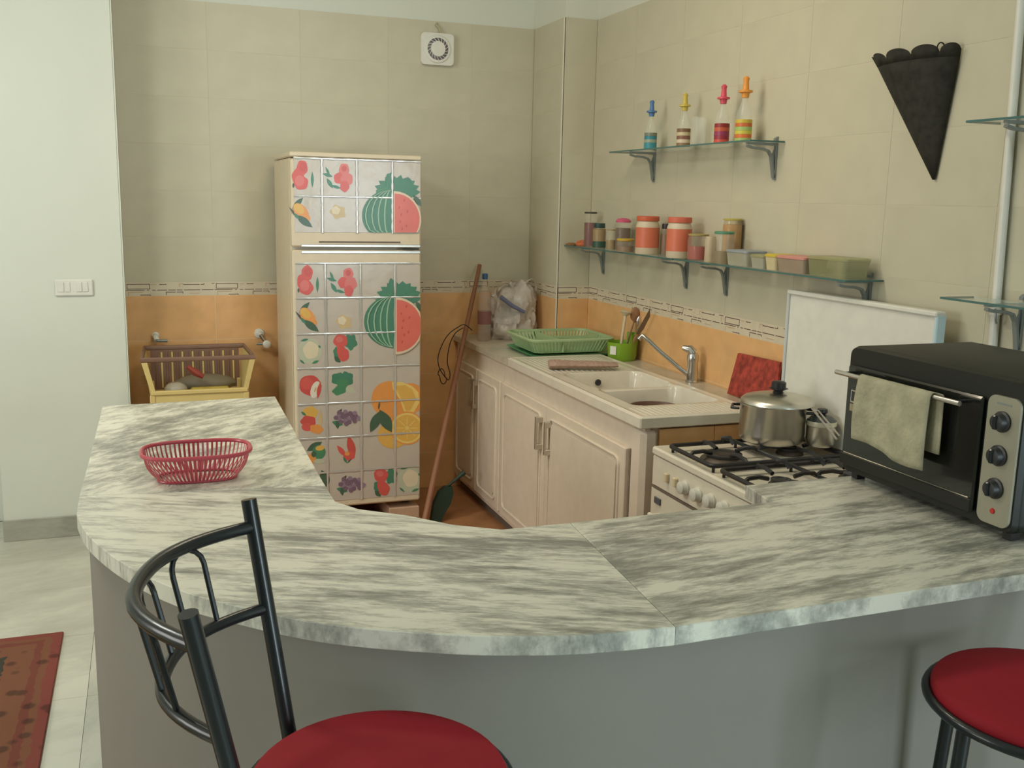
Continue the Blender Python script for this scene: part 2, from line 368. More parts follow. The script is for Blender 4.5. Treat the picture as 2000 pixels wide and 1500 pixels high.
# ------------------------------------------------------------------ bar counter
ZK = 0.97
kf = (CAM.z-ZK)/(CAM.z-1.0)
def sc(x, y): return (CAM.x+(x-CAM.x)*kf, CAM.y+(y-CAM.y)*kf)
bar = thing('bar_counter', 'curved bar counter with grey-veined marble top on a grey painted wall', 'counter', (-1.6, -3.6, 0))
outer = [sc(-2.347, -2.215), sc(-2.352, -2.755), sc(-2.359, -3.139)]
cor = [(-2.357, -3.28), (-2.331, -3.413), (-2.271, -3.575), (-2.19, -3.72), (-2.093, -3.83), (-1.986, -3.925), (-1.845, -4.003), (-1.744, -4.043), (-1.631, -4.072), (-1.50, -4.084)]
def smooth_line(P, k=5):
    P = [Vector(p) for p in P]; out = []
    for i in range(len(P)-1):
        a0 = P[max(i-1, 0)]; a1 = P[i]; a2 = P[i+1]; a3 = P[min(i+2, len(P)-1)]
        for j in range(k):
            t = j/k; q = 0.5*((2*a1)+(a2-a0)*t+(2*a0-5*a1+4*a2-a3)*t*t+(3*a1-a0-3*a2+a3)*t**3); out.append((q.x, q.y))
    return out+[(P[-1].x, P[-1].y)]
corner = smooth_line([sc(x, y+0.012) for x, y in cor])
XW = -0.001
slabA = [sc(-2.347, -2.215), sc(-2.353, -2.755), sc(-2.359, -3.139), sc(-1.868, -3.20), sc(-1.868, -3.163), sc(-1.853, -2.19)]
slabB = [sc(-2.359, -3.142)]+corner[0:]+[sc(-1.4588, -3.583), sc(-1.60, -3.583), sc(-1.68, -3.53), sc(-1.75, -3.45), sc(-1.833, -3.384), sc(-1.868, -3.32), sc(-1.868, -3.203)]
p_in = sc(-1.458, -3.583); p_out = (corner[-1][0]+0.0008, corner[-1][1])
yf = sc(0, -3.45)[1]; xf = sc(-0.977, 0)[0]
slabC = [p_out, (sc(-0.8, -4.06)[0], sc(0, -4.060)[1]), (XW, sc(0, -4.055)[1]), (XW, yf), (xf, yf), (xf-0.02, sc(0, -3.575)[1]), p_in]
def slab(poly, mm, z1=ZK, th=0.032):
    b = MB(); n = len(poly)
    cx = sum(p[0] for p in poly)/n; cy = sum(p[1] for p in poly)/n
    def ins(d):
        out = []
        for i in range(n):
            a = Vector(poly[i-1]); c = Vector(poly[i]); e = Vector(poly[(i+1) % n])
            t1 = (c-a).normalized(); t2 = (e-c).normalized()
            n1 = Vector((-t1.y, t1.x)); n2 = Vector((-t2.y, t2.x)); nn = (n1+n2)
            if nn.length < 1e-6: nn = n1
            nn.normalize(); k = 1/max(0.5, nn.dot(n1)); out.append((c.x+nn.x*d*k, c.y+nn.y*d*k))
        return out
    ar = sum(poly[i-1][0]*poly[i][1]-poly[i][0]*poly[i-1][1] for i in range(n)); sg = 1 if ar > 0 else -1
    i1 = ins(0.0015*sg)
    rs = [[Vector((x, y, z1-th)) for x, y in i1], [Vector((x, y, z1-th+0.0015)) for x, y in poly], [Vector((x, y, z1-0.0015)) for x, y in poly], [Vector((x, y, z1)) for x, y in i1]]
    b.ring(rs, mi=0, smooth=False)
    return b.build('marble_slab', mm, bar)
lbl(slab(slabA, m_marA), 'slab with diagonal veins under the red basket')
lbl(slab(slabB, m_marB), 'curved corner slab with long streaks')
lbl(slab(slabC, m_marC), 'right slab under the toaster oven')
def off(p, d):   # outline of the wall, set back under the slab
    return p
ins_ = 0.020
wo = [(outer[0][0]+ins_, outer[0][1]-0.02), (outer[2][0]+ins_, outer[2][1])]
cc = Vector((-1.62, -3.35))
for i, q in enumerate(corner):
    v = Vector(q); t = Vector(corner[min(i+1, len(corner)-1)])-Vector(corner[max(i-1, 0)]); t.normalize(); nn = Vector((-t.y, t.x))
    g_ = 0.020+0.045*(i/(len(corner)-1)); q2 = v+nn*g_; wo.append((q2.x, q2.y))
wo.append((XW, sc(0, -4.055)[1]+0.065))
wi = [(XW, wo[-1][1]+0.12), (wo[-2][0], wo[-2][1]+0.12)]
for i in range(len(corner)-2, -1, -1):
    v = Vector(wo[i+2]); t = Vector(wo[min(i+3, len(wo)-1)])-Vector(wo[i+1]); t.normalize(); nn = Vector((-t.y, t.x)); q2 = v+nn*0.12; wi.append((q2.x, q2.y))
wi += [(wo[1][0]+0.12, wo[1][1]), (wo[0][0]+0.12, wo[0][1])]
b = MB(); b.prism(wo+wi, 0, ZK-0.032); b.sm = [True]*len(b.sm); b.build('base_wall', m_barwall, bar)

# ------------------------------------------------------------------ bar stools
def stool(loc, ang, label, grp='red seated bar stools at the counter'):
    t = thing('bar_stool', label, 'stool', (loc[0], loc[1], 0), grp)
    L = Vector((loc[0], loc[1], 0)); d = Vector((math.cos(ang), math.sin(ang), 0)); n = Vector((-d.y, d.x, 0)); Z = Vector((0, 0, 1))
    zs = 0.8584; R = 0.1723
    W = lambda a, b_, z: L+d*a+n*b_+Z*z
    MB().lathe([(0.02, zs-0.030), (R*0.97, zs-0.030), (R+0.001, zs-0.020), (R+0.001, zs-0.008), (R*0.985, zs-0.002), (R*0.93, zs+0.001), (R*0.6, zs+0.003), (0.02, zs+0.003)], L, 56).build('seat_pad', m_red, t)
    ring = [W((R+0.006)*math.cos(2*PI*i/48), (R+0.006)*math.sin(2*PI*i/48), zs-0.024) for i in range(48)]
    MB().tube(ring, 0.0085, 10, closed=True).lathe([(R, zs-0.036), (R, zs-0.031)], L, 40).build('seat_ring', m_tube, t)
    zt = 1.1766; zb = zs-0.025
    def post(sg, z):
        k = (z-zs)/(zt-zs); return W(0.1916+(0.194-0.1416)*0+(0.0524*(k-1))+0.0024, sg*(0.160+0.0447*k), z)
    for sg in (1, -1):
        MB().tube([post(sg, zt), post(sg, (zt+zb)/2), post(sg, zb-0.02), W(0.13, sg*0.135, zb-0.12), W(0.16, sg*0.15, 0.30), W(0.185, sg*0.165, 0.004)], 0.0112, 14).build('back_post', m_tube, t)
    for sg in (1, -1):
        MB().tube([W(-0.125, sg*0.115, zb), W(-0.15, sg*0.14, 0.35), W(-0.175, sg*0.16, 0.004)], 0.0112, 12).build('leg', m_tube, t)
    MB().tube([W(0.19*math.cos(2*PI*i/40), 0.19*math.sin(2*PI*i/40), 0.32) for i in range(40)], 0.007, 8, closed=True).build('foot_ring', m_tube, t)
    def rail(z, bow, th):
        A = post(-1, z); B = post(1, z); n_ = 22; out = []
        for i in range(n_+1):
            u = -1+2*i/n_; k = (z-zs)/(zt-zs); base = 0.1416+0.0524*k; half = (0.160+0.0447*k)
            out.append(W(base+bow*(1-abs(u)**2.4), half*u, z))
        return out
    top = rail(1.137, 0.108, 0); low = rail(1.018, 0.100, 0)
    MB().tube(top, 0.0095, 12).build('top_rail', m_tube, t); MB().tube(low, 0.0085, 12).build('lower_rail', m_tube, t)
    for c in (5, 11, 17):
        i0, i1 = c-1.5, c+1.5
        def at(lst, f): a = int(math.floor(f)); q = f-a; return lst[a].lerp(lst[min(a+1, len(lst)-1)], q)
        pts = [at(low, i0)]+[at(low, i0).lerp(at(top, i0), 0.75)]
        for k in range(1, 8):
            a = PI*k/8; f = c-1.5*math.cos(a); h = 0.75+0.22*math.sin(a); pts.append(at(low, f).lerp(at(top, f), h))
        pts += [at(low, i1).lerp(at(top, i1), 0.75), at(low, i1)]
        MB().tube(pts, 0.0038, 8).build('loop', m_tube, t)
    return t
stool((-1.947, -4.0877), 2.895, 'black tube bar stool with a round red seat and curved backrest, left of two')
stool((-0.888, -4.195), -0.72, 'bar stool with round red seat at the right edge, in front of the counter')

# ------------------------------------------------------------------ red basket on the counter
def oval(cx, cy, a, b_, z, n=60, p=3.0, rot=0.0):
    out = []
    for i in range(n):
        t = 2*PI*i/n; c_, s_ = math.cos(t), math.sin(t)
        x = a*math.copysign(abs(c_)**(2/p), c_); y = b_*math.copysign(abs(s_)**(2/p), s_)
        out.append(Vector((cx+x*math.cos(rot)-y*math.sin(rot), cy+x*math.sin(rot)+y*math.cos(rot), z)))
    return out
m_redpl = mat('red_plastic', (0.42, 0.055, 0.075), 0.32)
bc = pix(384, 878, 2, ZK+0.066); brot = -0.02
bk = thing('plastic_basket', 'oval red plastic slatted basket on the marble counter', 'basket', (bc.x, bc.y, ZK))
zr = ZK+0.066
MB().tube(oval(bc.x, bc.y, 0.119, 0.084, zr, rot=brot), 0.0048, 8, closed=True).build('rim', m_redpl, bk)
def resample(loop, n):
    L = [0]; m_ = len(loop)
    for i in range(m_): L.append(L[-1]+(loop[(i+1) % m_]-loop[i]).length)
    out = []
    for k in range(n):
        d_ = L[-1]*k/n; i = max(j for j in range(m_) if L[j] <= d_+1e-9); out.append(loop[i].lerp(loop[(i+1) % m_], (d_-L[i])/max(1e-9, L[i+1]-L[i])))
    return out
nb = 62; topo = resample(oval(bc.x, bc.y, 0.115, 0.080, zr-0.003, 160, rot=brot), nb); boto = resample(oval(bc.x, bc.y, 0.086, 0.050, ZK+0.004, 160, rot=brot), nb)
MB().tube(oval(bc.x, bc.y, 0.086, 0.050, ZK+0.0035, 60, rot=brot), 0.0032, 6, closed=True).build('bottom_ring', m_redpl, bk)
for i in range(17):
    x = bc.x-0.076+0.152*i/16; MB().tube([(x, bc.y-0.047*(1-(abs(x-bc.x)/.1)**3), ZK+.003), (x, bc.y+0.047*(1-(abs(x-bc.x)/.1)**3), ZK+.003)], 0.0016, 5).build('bottom_slat', m_redpl, bk)
for i in range(nb):
    a, c_ = topo[i], boto[i]; o_ = (a-Vector((bc.x, bc.y, a.z))).normalized(); mid = a.lerp(c_, 0.5)+o_*0.008
    tg = Vector((-o_.y, o_.x, 0)); pts = [a, a.lerp(c_, 0.25)+o_*0.005, mid, a.lerp(c_, 0.75)+o_*0.006, c_]
    MB().ring([[p_+tg*0.0027, p_+o_*0.0012, p_-tg*0.0027, p_-o_*0.0012] for p_ in pts]).build('slat', m_redpl, bk)

# ------------------------------------------------------------------ refrigerator
FX0, FX1, FY0, FY1, FZ0, FZ1 = -1.592, -0.995, -0.70, -0.10, 0.148, 1.803
fr = thing('refrigerator', 'cream two-door refrigerator covered with fruit-print tile film', 'refrigerator', ((FX0+FX1)/2, -0.4, 0))
MB().box(FX0, FX1, FY0+0.055, FY1, FZ0, FZ1-0.025, bev=0.006).build('body', m_fridge, fr)
MB().box(FX0-0.002, FX1+0.002, FY0+0.004, FY1+0.005, FZ1-0.022, FZ1, bev=0.005).build('top_panel', m_fridge, fr)
for x in (FX0+0.05, FX1-0.05):
    for y in (FY0+0.1, FY1-0.06): MB().lathe([(0.02, 0.121), (0.02, FZ0)], (x, y, 0), 14).build('foot', m_dark, fr)
ZD = pix(700, 486, 1, FY0).z       # gap between the doors
ud = MB().box(FX0, FX1, FY0, FY0+0.052, ZD+0.006, FZ1-0.03, bev=0.008).build('upper_door', m_fridge, fr)
ld = MB().box(FX0, FX1, FY0, FY0+0.052, FZ0+0.005, ZD-0.006, bev=0.008).build('lower_door', m_fridge, fr)
MB().box(FX0+0.04, FX1-0.004, FY0-0.004, FY0+0.001, ZD+0.008, ZD+0.02, bev=0.002).build('handle_trim', m_steel, ud)
MB().box(FX0+0.04, FX1-0.004, FY0-0.004, FY0+0.001, ZD-0.022, ZD-0.008, bev=0.002).build('handle_trim', m_steel, ld)
MB().box(FX0+0.12, FX1-0.1, FY0-0.003, FY0+0.001, ZD+0.028, ZD+0.034).build('handle_groove', m_cabgap, ud)
MB().box(FX1-0.09, FX1-0.012, FY0-0.006, FY0-0.004, ZD-0.004, ZD+0.004).build('badge', m_dark, ud)
YF = FY0-0.002
MB().box(FX0+0.03, FX1-0.002, FY0+0.003, FY0+0.05, FZ1-0.031, FZ1-0.021).build('top_gap', m_cabgap, fr)
def film(door, xs, zs_):
    for i in range(len(xs)-1):
        for j in range(len(zs_)-1):
            MB().box(xs[i]+0.0012, xs[i+1]-0.0012, YF, FY0+0.001, zs_[j]+0.0012, zs_[j+1]-0.0012, bev=0.0008).build('film_square', m_film, door)
    def strip(p, q, w_):   # shallow rounded weld line of the foil
        p, q = Vector(p), Vector(q); d = (q-p).normalized(); sd_ = d.cross(Vector((0, 1, 0))); n_ = 8; m_ = 24; rows_ = []
        for k in range(m_+1):
            c_ = p.lerp(q, k/m_); wv = 1+0.35*math.sin(k*1.9+p.x*9+p.z*5)
            rows_.append([c_+sd_*(w_*(-1+2*i/n_)*wv)+Vector((0, -0.0005*(1-(-1+2*i/n_)**2)*wv-0.0032, 0)) for i in range(n_+1)])
        MB().ring(rows_, close=False, cap0=False, cap1=False).build('film_seam', m_seam, door)
    for x in xs[1:-1]: strip((x, YF, zs_[0]), (x, YF, zs_[-1]), 0.0052)
    for z in zs_[1:]: strip((xs[0], YF-0.0003, z), (xs[-1], YF-0.0003, z), 0.0038)
zq = lambda py: pix(700, py, 1, FY0).z
xq = lambda px, py: pix(px, py, 1, FY0).x
xs = [FX0+0.012, xq(629, 420), xq(697, 420), xq(766, 420), FX1-0.004]
film(ud, xs, sorted([zq(455), zq(385), zq(312)]))
xs = [FX0+0.012, xq(636, 640), xq(704, 640), xq(771, 640), FX1-0.004]
film(ld, xs, sorted([zq(975), zq(918), zq(851), zq(785), zq(716), zq(650), zq(581), zq(514)]))
# flat fruit prints (print on the film): layered flat shapes, drawn in a 2-D sheet
PM = {k: mat('print_'+k, tuple(0.86*a_+0.14*b__ for a_, b__ in zip(c, (0.42, 0.38, 0.33))), 0.3) for k, c in {
    'red': s(215, 72, 66), 'pink': s(220, 105, 100), 'crimson': s(205, 60, 55), 'melon': s(225, 98, 84), 'green': s(30, 122, 92), 'dgreen': s(28, 84, 58),
    'lgreen': s(150, 190, 160), 'leaf': s(40, 130, 85), 'orange': s(232, 150, 60), 'yellow': s(226, 176, 70), 'lemon': s(238, 205, 110), 'cream': s(225, 212, 180),
    'purple': s(112, 84, 112), 'violet': s(140, 115, 145), 'cabbage': s(188, 196, 170), 'dark': s(60, 60, 40), 'rind': s(225, 205, 175), 'pale': s(205, 180, 130), 'white': s(228, 222, 205)}.items()}
PK = list(PM)
def motif(name, door, layers, group=None):
    b = MB(); used = []
    for li, (pts, colr) in enumerate(layers):
        if colr not in used: used.append(colr)
        y = YF-0.0004-0.00012*li
        vs = []
        for px, py in pts:
            q = pix(px, py, 1, YF); q.x = min(q.x, FX1-0.003); vs.append(Vector((q.x, y, q.z)))
        n_ = len(vs); c_ = sum(vs, Vector())/n_
        b.add(vs+[c_], [(i, (i+1) % n_, n_) for i in range(n_)], used.index(colr))
    return b.build(name, [PM[k] for k in used], door)
def E_(cx, cy, rx, ry, rot=0, n=20, a0=0, a1=360, wob=0.0):
    out = []
    full = abs(a1-a0) >= 360
    for i in range(n if full else n+1):
        t = math.radians(a0+(a1-a0)*i/n); k = 1+wob*math.sin(5*t+cx)
        x, y = rx*math.cos(t)*k, ry*math.sin(t)*k; r_ = math.radians(rot)
        out.append((cx+x*math.cos(r_)-y*math.sin(r_), cy+x*math.sin(r_)+y*math.cos(r_)))
    if not full: out.append((cx, cy)) if False else None
    return out
def Lf(x0, y0, x1, y1, w_, n=8):   # leaf between two points
    dx, dy = x1-x0, y1-y0; L = math.hypot(dx, dy); nx, ny = -dy/L, dx/L; out = []
    for i in range(n+1): t = i/n; k = math.sin(PI*t)*w_/2; out.append((x0+dx*t+nx*k, y0+dy*t+ny*k))
    for i in range(n-1, 0, -1): t = i/n; k = math.sin(PI*t)*w_/2; out.append((x0+dx*t-nx*k, y0+dy*t-ny*k))
    return out
def tomatoes(dr, cx, cy):
    motif('tomato_print', dr, [(Lf(cx+22, cy-8, cx+22, cy+24, 6), 'green'), (E_(cx+2, cy-15, 11, 15, wob=.05), 'red'), (E_(cx-6, cy+2, 12, 16, wob=.05), 'red'), (E_(cx, cy+14, 14, 14, wob=.05), 'red'), (E_(cx-3, cy+10, 9, 11), 'pink'), (E_(cx+3, cy-17, 7, 9), 'crimson'), (Lf(cx-15, cy+14, cx-15, cy+24, 4), 'dark')])
def berries(dr, cx, cy):
    motif('berry_print', dr, [(Lf(cx-28, cy-5, cx-8, cy+1, 7), 'green'), (Lf(cx-22, cy-18, cx-14, cy, 5), 'green'), (Lf(cx-20, cy+4, cx-8, cy+24, 8), 'green'), (Lf(cx-12, cy+18, cx+8, cy+24, 6), 'green'), (E_(cx+14, cy-13, 10, 12, wob=.06), 'pink'), (E_(cx+4, cy+4, 10, 11, wob=.06), 'red'), (E_(cx+19, cy+6, 12, 13, wob=.06), 'pink'), (E_(cx+15, cy+20, 9, 11, wob=.06), 'red'), (E_(cx+14, cy-15, 5, 6), 'crimson')])
def mango(dr, cx, cy):
    motif('mango_print', dr, [(Lf(cx-17, cy-6, cx+4, cy-28, 10), 'dgreen'), (Lf(cx-24, cy-10, cx-4, cy+14, 5), 'dark'), (E_(cx, cy, 20, 12, 52), 'orange'), (E_(cx-4, cy-6, 12, 8, 45), 'yellow'), (E_(cx+11, cy+12, 7, 7), 'orange'), (Lf(cx-10, cy+6, cx+22, cy+30, 14), 'dgreen'), (Lf(cx-14, cy+2, cx-4, cy+14, 6), 'green')])
def peach_ghost(dr, cx, cy):
    motif('pear_print', dr, [(E_(cx, cy, 15, 13, 20, wob=.15), 'pale'), (E_(cx-4, cy-3, 8, 8, wob=.1), 'cream')])
def watermelon(dr, cx, cy, cut=None):
    """cx,cy = centre line between whole melon and slice"""
    ly = []
    for a in range(9):
        t = math.radians(200+a*20); ly.append((Lf(cx+8, cy-28, cx+8+math.cos(t)*46, cy-30+math.sin(t)*34, 20), 'green'))
    ly.append((E_(cx+18, cy-42, 22, 16, wob=.18), 'green')); ly.append((E_(cx-6, cy-50, 8, 18, wob=.1), 'green'))
    ly.append((E_(cx-20, cy-30, 16, 8, -20, wob=.2), 'leaf'))
    lim = (lambda pts: [(x, min(y, cut)) for x, y in pts]) if cut else (lambda p_: p_)
    hm = [(x, y) for x, y in E_(cx, cy+16, 60, 52, 0, 40, 90, 270)]
    ly.append((lim(hm), 'green'))
    for k in (12, 24, 36, 48):
        st = []
        for i in range(11):
            t = math.radians(95+i*17); st.append((cx+k*1.05*math.cos(t)*1.0-2, cy+16+50*math.sin(t)))
        st2 = [(x-3.2, y) for x, y in st[::-1]]
        for i in range(10):
            ly.append((lim([st[i], st[i+1], (st[i+1][0]-2.6, st[i+1][1]), (st[i][0]-2.6, st[i][1])]), 'lgreen'))
    sl = [(cx+1, cy-32)]+[(cx+1+54*math.sin(math.radians(a))*1.0, cy+24-56*math.cos(math.radians(a))*1.0) for a in range(0, 181, 12)]+[(cx+1, cy+80)]
    ly.append((lim(sl), 'rind'))
    sl = [(cx+3, cy-27)]+[(cx+3+49*math.sin(math.radians(a)), cy+24-51*math.cos(math.radians(a))) for a in range(0, 181, 12)]+[(cx+3, cy+74)]
    ly.append((lim(sl), 'melon'))
    for dx, dy in ((12, 0), (16, 14), (14, 28), (18, 42), (14, 55), (28, 8), (26, 36), (22, -14)):
        if not cut or cy+dy < cut-2: ly.append((E_(cx+dx, cy+dy, 1.6, 3, 10, 8), 'crimson'))
    ly.append((Lf(cx+40, cy-24, cx+56, cy-2, 9), 'dgreen'))
    motif('watermelon_print', dr, ly)
def oranges(dr, cx, cy):   # cy centre of cluster
    ly = [(E_(cx-14, cy-40, 36, 36, wob=.01), 'orange'), (E_(cx-4, cy-8, 30, 32), 'orange'), (E_(cx+26, cy-42, 30, 30), 'orange')]
    ly += [([(cx-10, cy-74), (cx+10, cy-74), (cx+30, cy-66), (cx+42, cy-54), (cx+44, cy-34), (cx+30, cy-10), (cx+16, cy-10), (cx+6, cy-40), (cx-8, cy-60)], 'lemon')]
    ly += [([(cx-4, cy-66), (cx+16, cy-68), (cx+30, cy-60), (cx+38, cy-40), (cx+26, cy-18), (cx+18, cy-18), (cx+8, cy-42)], 'yellow')]
    ly += [(E_(cx-8, cy+30, 30, 26), 'yellow'), (E_(cx+20, cy+16, 34, 33), 'orange'), (E_(cx+20, cy+16, 31, 30), 'lemon'), (E_(cx+20, cy+16, 27, 26), 'yellow')]
    for a in range(0, 360, 45):
        t = math.radians(a); ly.append((Lf(cx+20, cy+16, cx+20+25*math.cos(t), cy+16+24*math.sin(t), 2.0), 'lemon'))
    ly += [(E_(cx+20, cy+16, 4, 4), 'lemon'), (Lf(cx-52, cy+24, cx-32, cy-18, 18), 'dgreen'), (Lf(cx-10, cy+24, cx-34, cy-20, 22), 'dgreen'), (Lf(cx-36, cy-20, cx-34, cy-36, 3), 'dark')]
    motif('orange_fruit_print', dr, ly)
def grapes(dr, cx, cy):
    ly = [(Lf(cx-26, cy+8, cx-4, cy+14, 10), 'green'), (Lf(cx-16, cy+6, cx-14, cy+22, 8), 'dgreen'), (Lf(cx-16, cy-4, cx-6, cy-18, 6), 'dark')]
    for i in range(22): a = i*2.4; r_ = 2.0*math.sqrt(i)*1.9; ly.append((E_(cx+3+r_*math.cos(a)*1.35, cy-1+r_*math.sin(a)*0.75, 4.4, 4.4, 0, 8), 'purple' if i % 3 else 'violet'))
    motif('grape_print', dr, ly)
def cabbage(dr, cx, cy):
    motif('cabbage_print', dr, [(E_(cx, cy, 23, 25, wob=.03), 'cabbage'), (E_(cx+2, cy-2, 15, 17, wob=.05), 'cream'), (Lf(cx-18, cy-20, cx-2, cy-24, 5), 'green'), (Lf(cx+17, cy-12, cx+21, cy-6, 4), 'green'), (Lf(cx-20, cy+16, cx-10, cy+25, 4), 'green'), (Lf(cx+4, cy+24, cx+18, cy+18, 5), 'leaf')])
def strawb(dr, cx, cy, k='red'):
    motif('strawberry_print', dr, [(E_(cx+16, cy-10, 12, 15, wob=.15), 'green'), (E_(cx-12, cy+10, 6, 10, wob=.1), 'green'), (Lf(cx-16, cy+18, cx-4, cy+30, 10), 'dgreen'), (E_(cx-4, cy-12, 14, 13, wob=.05), k), (Lf(cx-6, cy-10, cx+2, cy+28, 18), k), (E_(cx+2, cy+15, 11, 13, wob=.04), k), (E_(cx-6, cy-15, 7, 6), 'pink')])
def apple(dr, cx, cy):
    motif('apple_print', dr, [(E_(cx, cy, 22, 20, 20, wob=.03), 'crimson'), (E_(cx-6, cy-4, 12, 12), 'red'), (E_(cx+10, cy+8, 9, 17, 18), 'white'), (E_(cx+10, cy+8, 2, 5, 18), 'pale'), (Lf(cx+20, cy-8, cx+14, cy+26, 8), 'crimson')])
def broccoli(dr, cx, cy):
    motif('broccoli_print', dr, [(Lf(cx+4, cy+8, cx+26, cy+18, 12), 'cabbage'), (E_(cx-6, cy+14, 14, 9, -20, wob=.1), 'leaf'), (E_(cx-8, cy-8, 14, 12, wob=.1), 'green'), (E_(cx+8, cy-8, 13, 14, wob=.12), 'green'), (E_(cx, cy, 12, 9, wob=.1), 'leaf')])
def tropical(dr, cx, cy):
    motif('mixed_fruit_print', dr, [(E_(cx-2, cy-14, 15, 12, wob=.06), 'yellow'), (E_(cx-6, cy+3, 15, 11, wob=.08), 'crimson'), (E_(cx-8, cy+14, 11, 8), 'red'), (Lf(cx+18, cy-22, cx+18, cy+20, 8), 'pale'), (E_(cx+10, cy+18, 13, 9, 10, wob=.1), 'orange'), (Lf(cx-20, cy-16, cx-10, cy-8, 5), 'green')])
def veg(dr, cx, cy):
    motif('pepper_print', dr, [(Lf(cx-18, cy-4, cx+12, cy-22, 14), 'dgreen'), (E_(cx+6, cy-2, 13, 14), 'leaf'), (E_(cx+8, cy-10, 9, 5, -10), 'yellow'), (E_(cx-8, cy+10, 8, 10), 'orange'), (E_(cx+6, cy+16, 10, 5), 'cabbage'), (E_(cx-4, cy+2, 5, 6), 'dgreen')])
def chili(dr, cx, cy):
    motif('chili_print', dr, [(Lf(cx+2, cy-30, cx+14, cy+16, 16), 'crimson'), (Lf(cx-20, cy-10, cx-2, cy+12, 10), 'red'), (E_(cx+4, cy+10, 12, 9, -20), 'red'), (E_(cx, cy+6, 5, 4), 'orange'), (Lf(cx-8, cy+12, cx, cy+25, 5), 'green'), (Lf(cx, cy+25, cx+8, cy+16, 3), 'dgreen')])
tomatoes(ud, 588, 343); berries(ud, 658, 344); mango(ud, 588, 414); peach_ghost(ud, 660, 414); watermelon(ud, 767, 405, 454)
tomatoes(ld, 598, 548); berries(ld, 666, 548); mango(ld, 601, 618); peach_ghost(ld, 672, 629); watermelon(ld, 771, 612)
cabbage(ld, 605, 686); strawb(ld, 669, 678); apple(ld, 606, 753); broccoli(ld, 669, 748); oranges(ld, 775, 820)
tropical(ld, 608, 820); grapes(ld, 674, 816); veg(ld, 617, 885); chili(ld, 678, 880)
motif('leaf_print', ld, [(Lf(628, 918, 640, 952, 20), 'dgreen')]); grapes(ld, 683, 946); strawb(ld, 748, 940); cabbage(ld, 800, 936)
tag(MB().box(FX0+0.02, FX0+0.20, FY0+0.02, FY1-0.02, 0, 0.12, bev=0.004).box(FX1-0.14, FX1+0.01, FY0+0.02, FY1-0.02, 0, 0.055, bev=0.004).box(FX1-0.15, FX1+0.0, FY0+0.01, FY1-0.03, 0.06, 0.12, bev=0.004).box(FX1-0.13, FX1-0.01, FY0+0.05, FY1-0.05, 0.05, 0.065).build('wooden_block', mat('pale_wood', (0.55, 0.36, 0.24), 0.7, noise=0.1, nscale=12)),
    'pale wooden blocks on the floor under the refrigerator', 'block')

# ------------------------------------------------------------------ kitchen cabinets, worktop, sink
CX = -0.604; ZW = 0.87; YE = -2.262
def cabinet(y0, y1, ysplit, hands, label):
    t = thing('kitchen_cabinet', label, 'cabinet', (-0.3, (y0+y1)/2, 0), 'base cabinets under the sink')
    return t
def door(t, y0, y1, hy):
    z0, z1 = 0.09, 0.745
    d = MB().box(CX-0.018, CX, y0, y1, z0, z1, bev=0.003).build('door', m_cab, t)
    # raised moulding with round corners
    M = Matrix(((0, 0, -1, CX-0.018), (1, 0, 0, 0), (0, 1, 0, 0), (0, 0, 0, 1)))
    a = [M @ Vector((p[0], p[1], 0.002)) for p in rrect(y0+0.045, y1-0.045, z0+0.045, z1-0.045, 0.03)]
    MB().tube(a, 0.0055, 8, closed=True).build('moulding', m_cab, d)
    MB().prism(rrect(y0+0.065, y1-0.065, z0+0.065, z1-0.065, 0.02), 0.001, 0.005, M=M).build('panel', m_cab, d)
    if hy is not None:
        xh = CX-0.018
        h = MB().box(xh-0.032, xh-0.022, hy-0.008, hy+0.008, 0.545, 0.69, bev=0.002)
        h.box(xh-0.026, xh, hy-0.010, hy+0.010, 0.665, 0.69, bev=0.002).box(xh-0.026, xh, hy-0.010, hy+0.010, 0.545, 0.57, bev=0.002)
        h.build('handle', m_steel, d)
    return d
c1 = cabinet(-0.01, -0.80, 0, 0, 'cream base cabinet beside the back wall, behind the broom')
MB().box(CX, -0.19, -0.80, -0.02, 0.06, 0.84).build('body', m_cab, c1)
door(c1, -0.42, -0.05, -0.385); door(c1, -0.79, -0.425, -0.455)
MB().box(CX+0.03, CX+0.05, -0.8, -0.02, 0.0, 0.06).build('kickboard', m_cabgap, c1)
c2 = cabinet(-0.80, YE, 0, 0, 'wide cream base cabinet under the sink with two long handles')
MB().box(CX, CX+0.02, -2.262, -0.802, 0.06, 0.84).box(CX+0.02, -0.02, -2.255, -2.235, 0.0, 0.84).box(CX+0.02, -0.02, -0.82, -0.802, 0.06, 0.84).build('body', m_cab, c2)
MB().box(CX-0.014, CX+0.055, YE-0.012, YE+0.085, 0, 0.838, bev=0.018).build('end_post', m_cab, c2)
door(c2, -1.385, -0.815, -1.445 if False else -1.405+0.055); door(c2, -2.155, -1.392, -1.455)
MB().box(CX-0.002, CX+0.001, -2.172, -2.160, 0.09, 0.745).build('gap', m_cabgap, c2)
MB().box(CX+0.03, CX+0.05, YE+0.08, -0.8, 0.0, 0.06).build('kickboard', m_cabgap, c2)
for k, (a, c_) in enumerate(((CX+0.056, -0.33), (-0.328, -0.002))):
    for z0, z1 in ((0.02, 0.2), (0.202, 0.425), (0.427, 0.65), (0.652, 0.836)):
        MB().box(a, c_, YE-0.008, YE+0.006, z0, z1, bev=0.001).build('side_tile', m_orange, c2)
wt = thing('worktop', 'pale marble worktop along the tiled wall around the sink', 'worktop', (-0.3, -0.5, 0.84))
MB().prism([(-0.624, -0.93), (-0.001, -0.93), (-0.001, YP-0.002), (XP-0.002, YP-0.002), (XP-0.002, -0.002), (-0.624, -0.002)], 0.84, ZW).build('worktop_slab', m_ledge, wt)
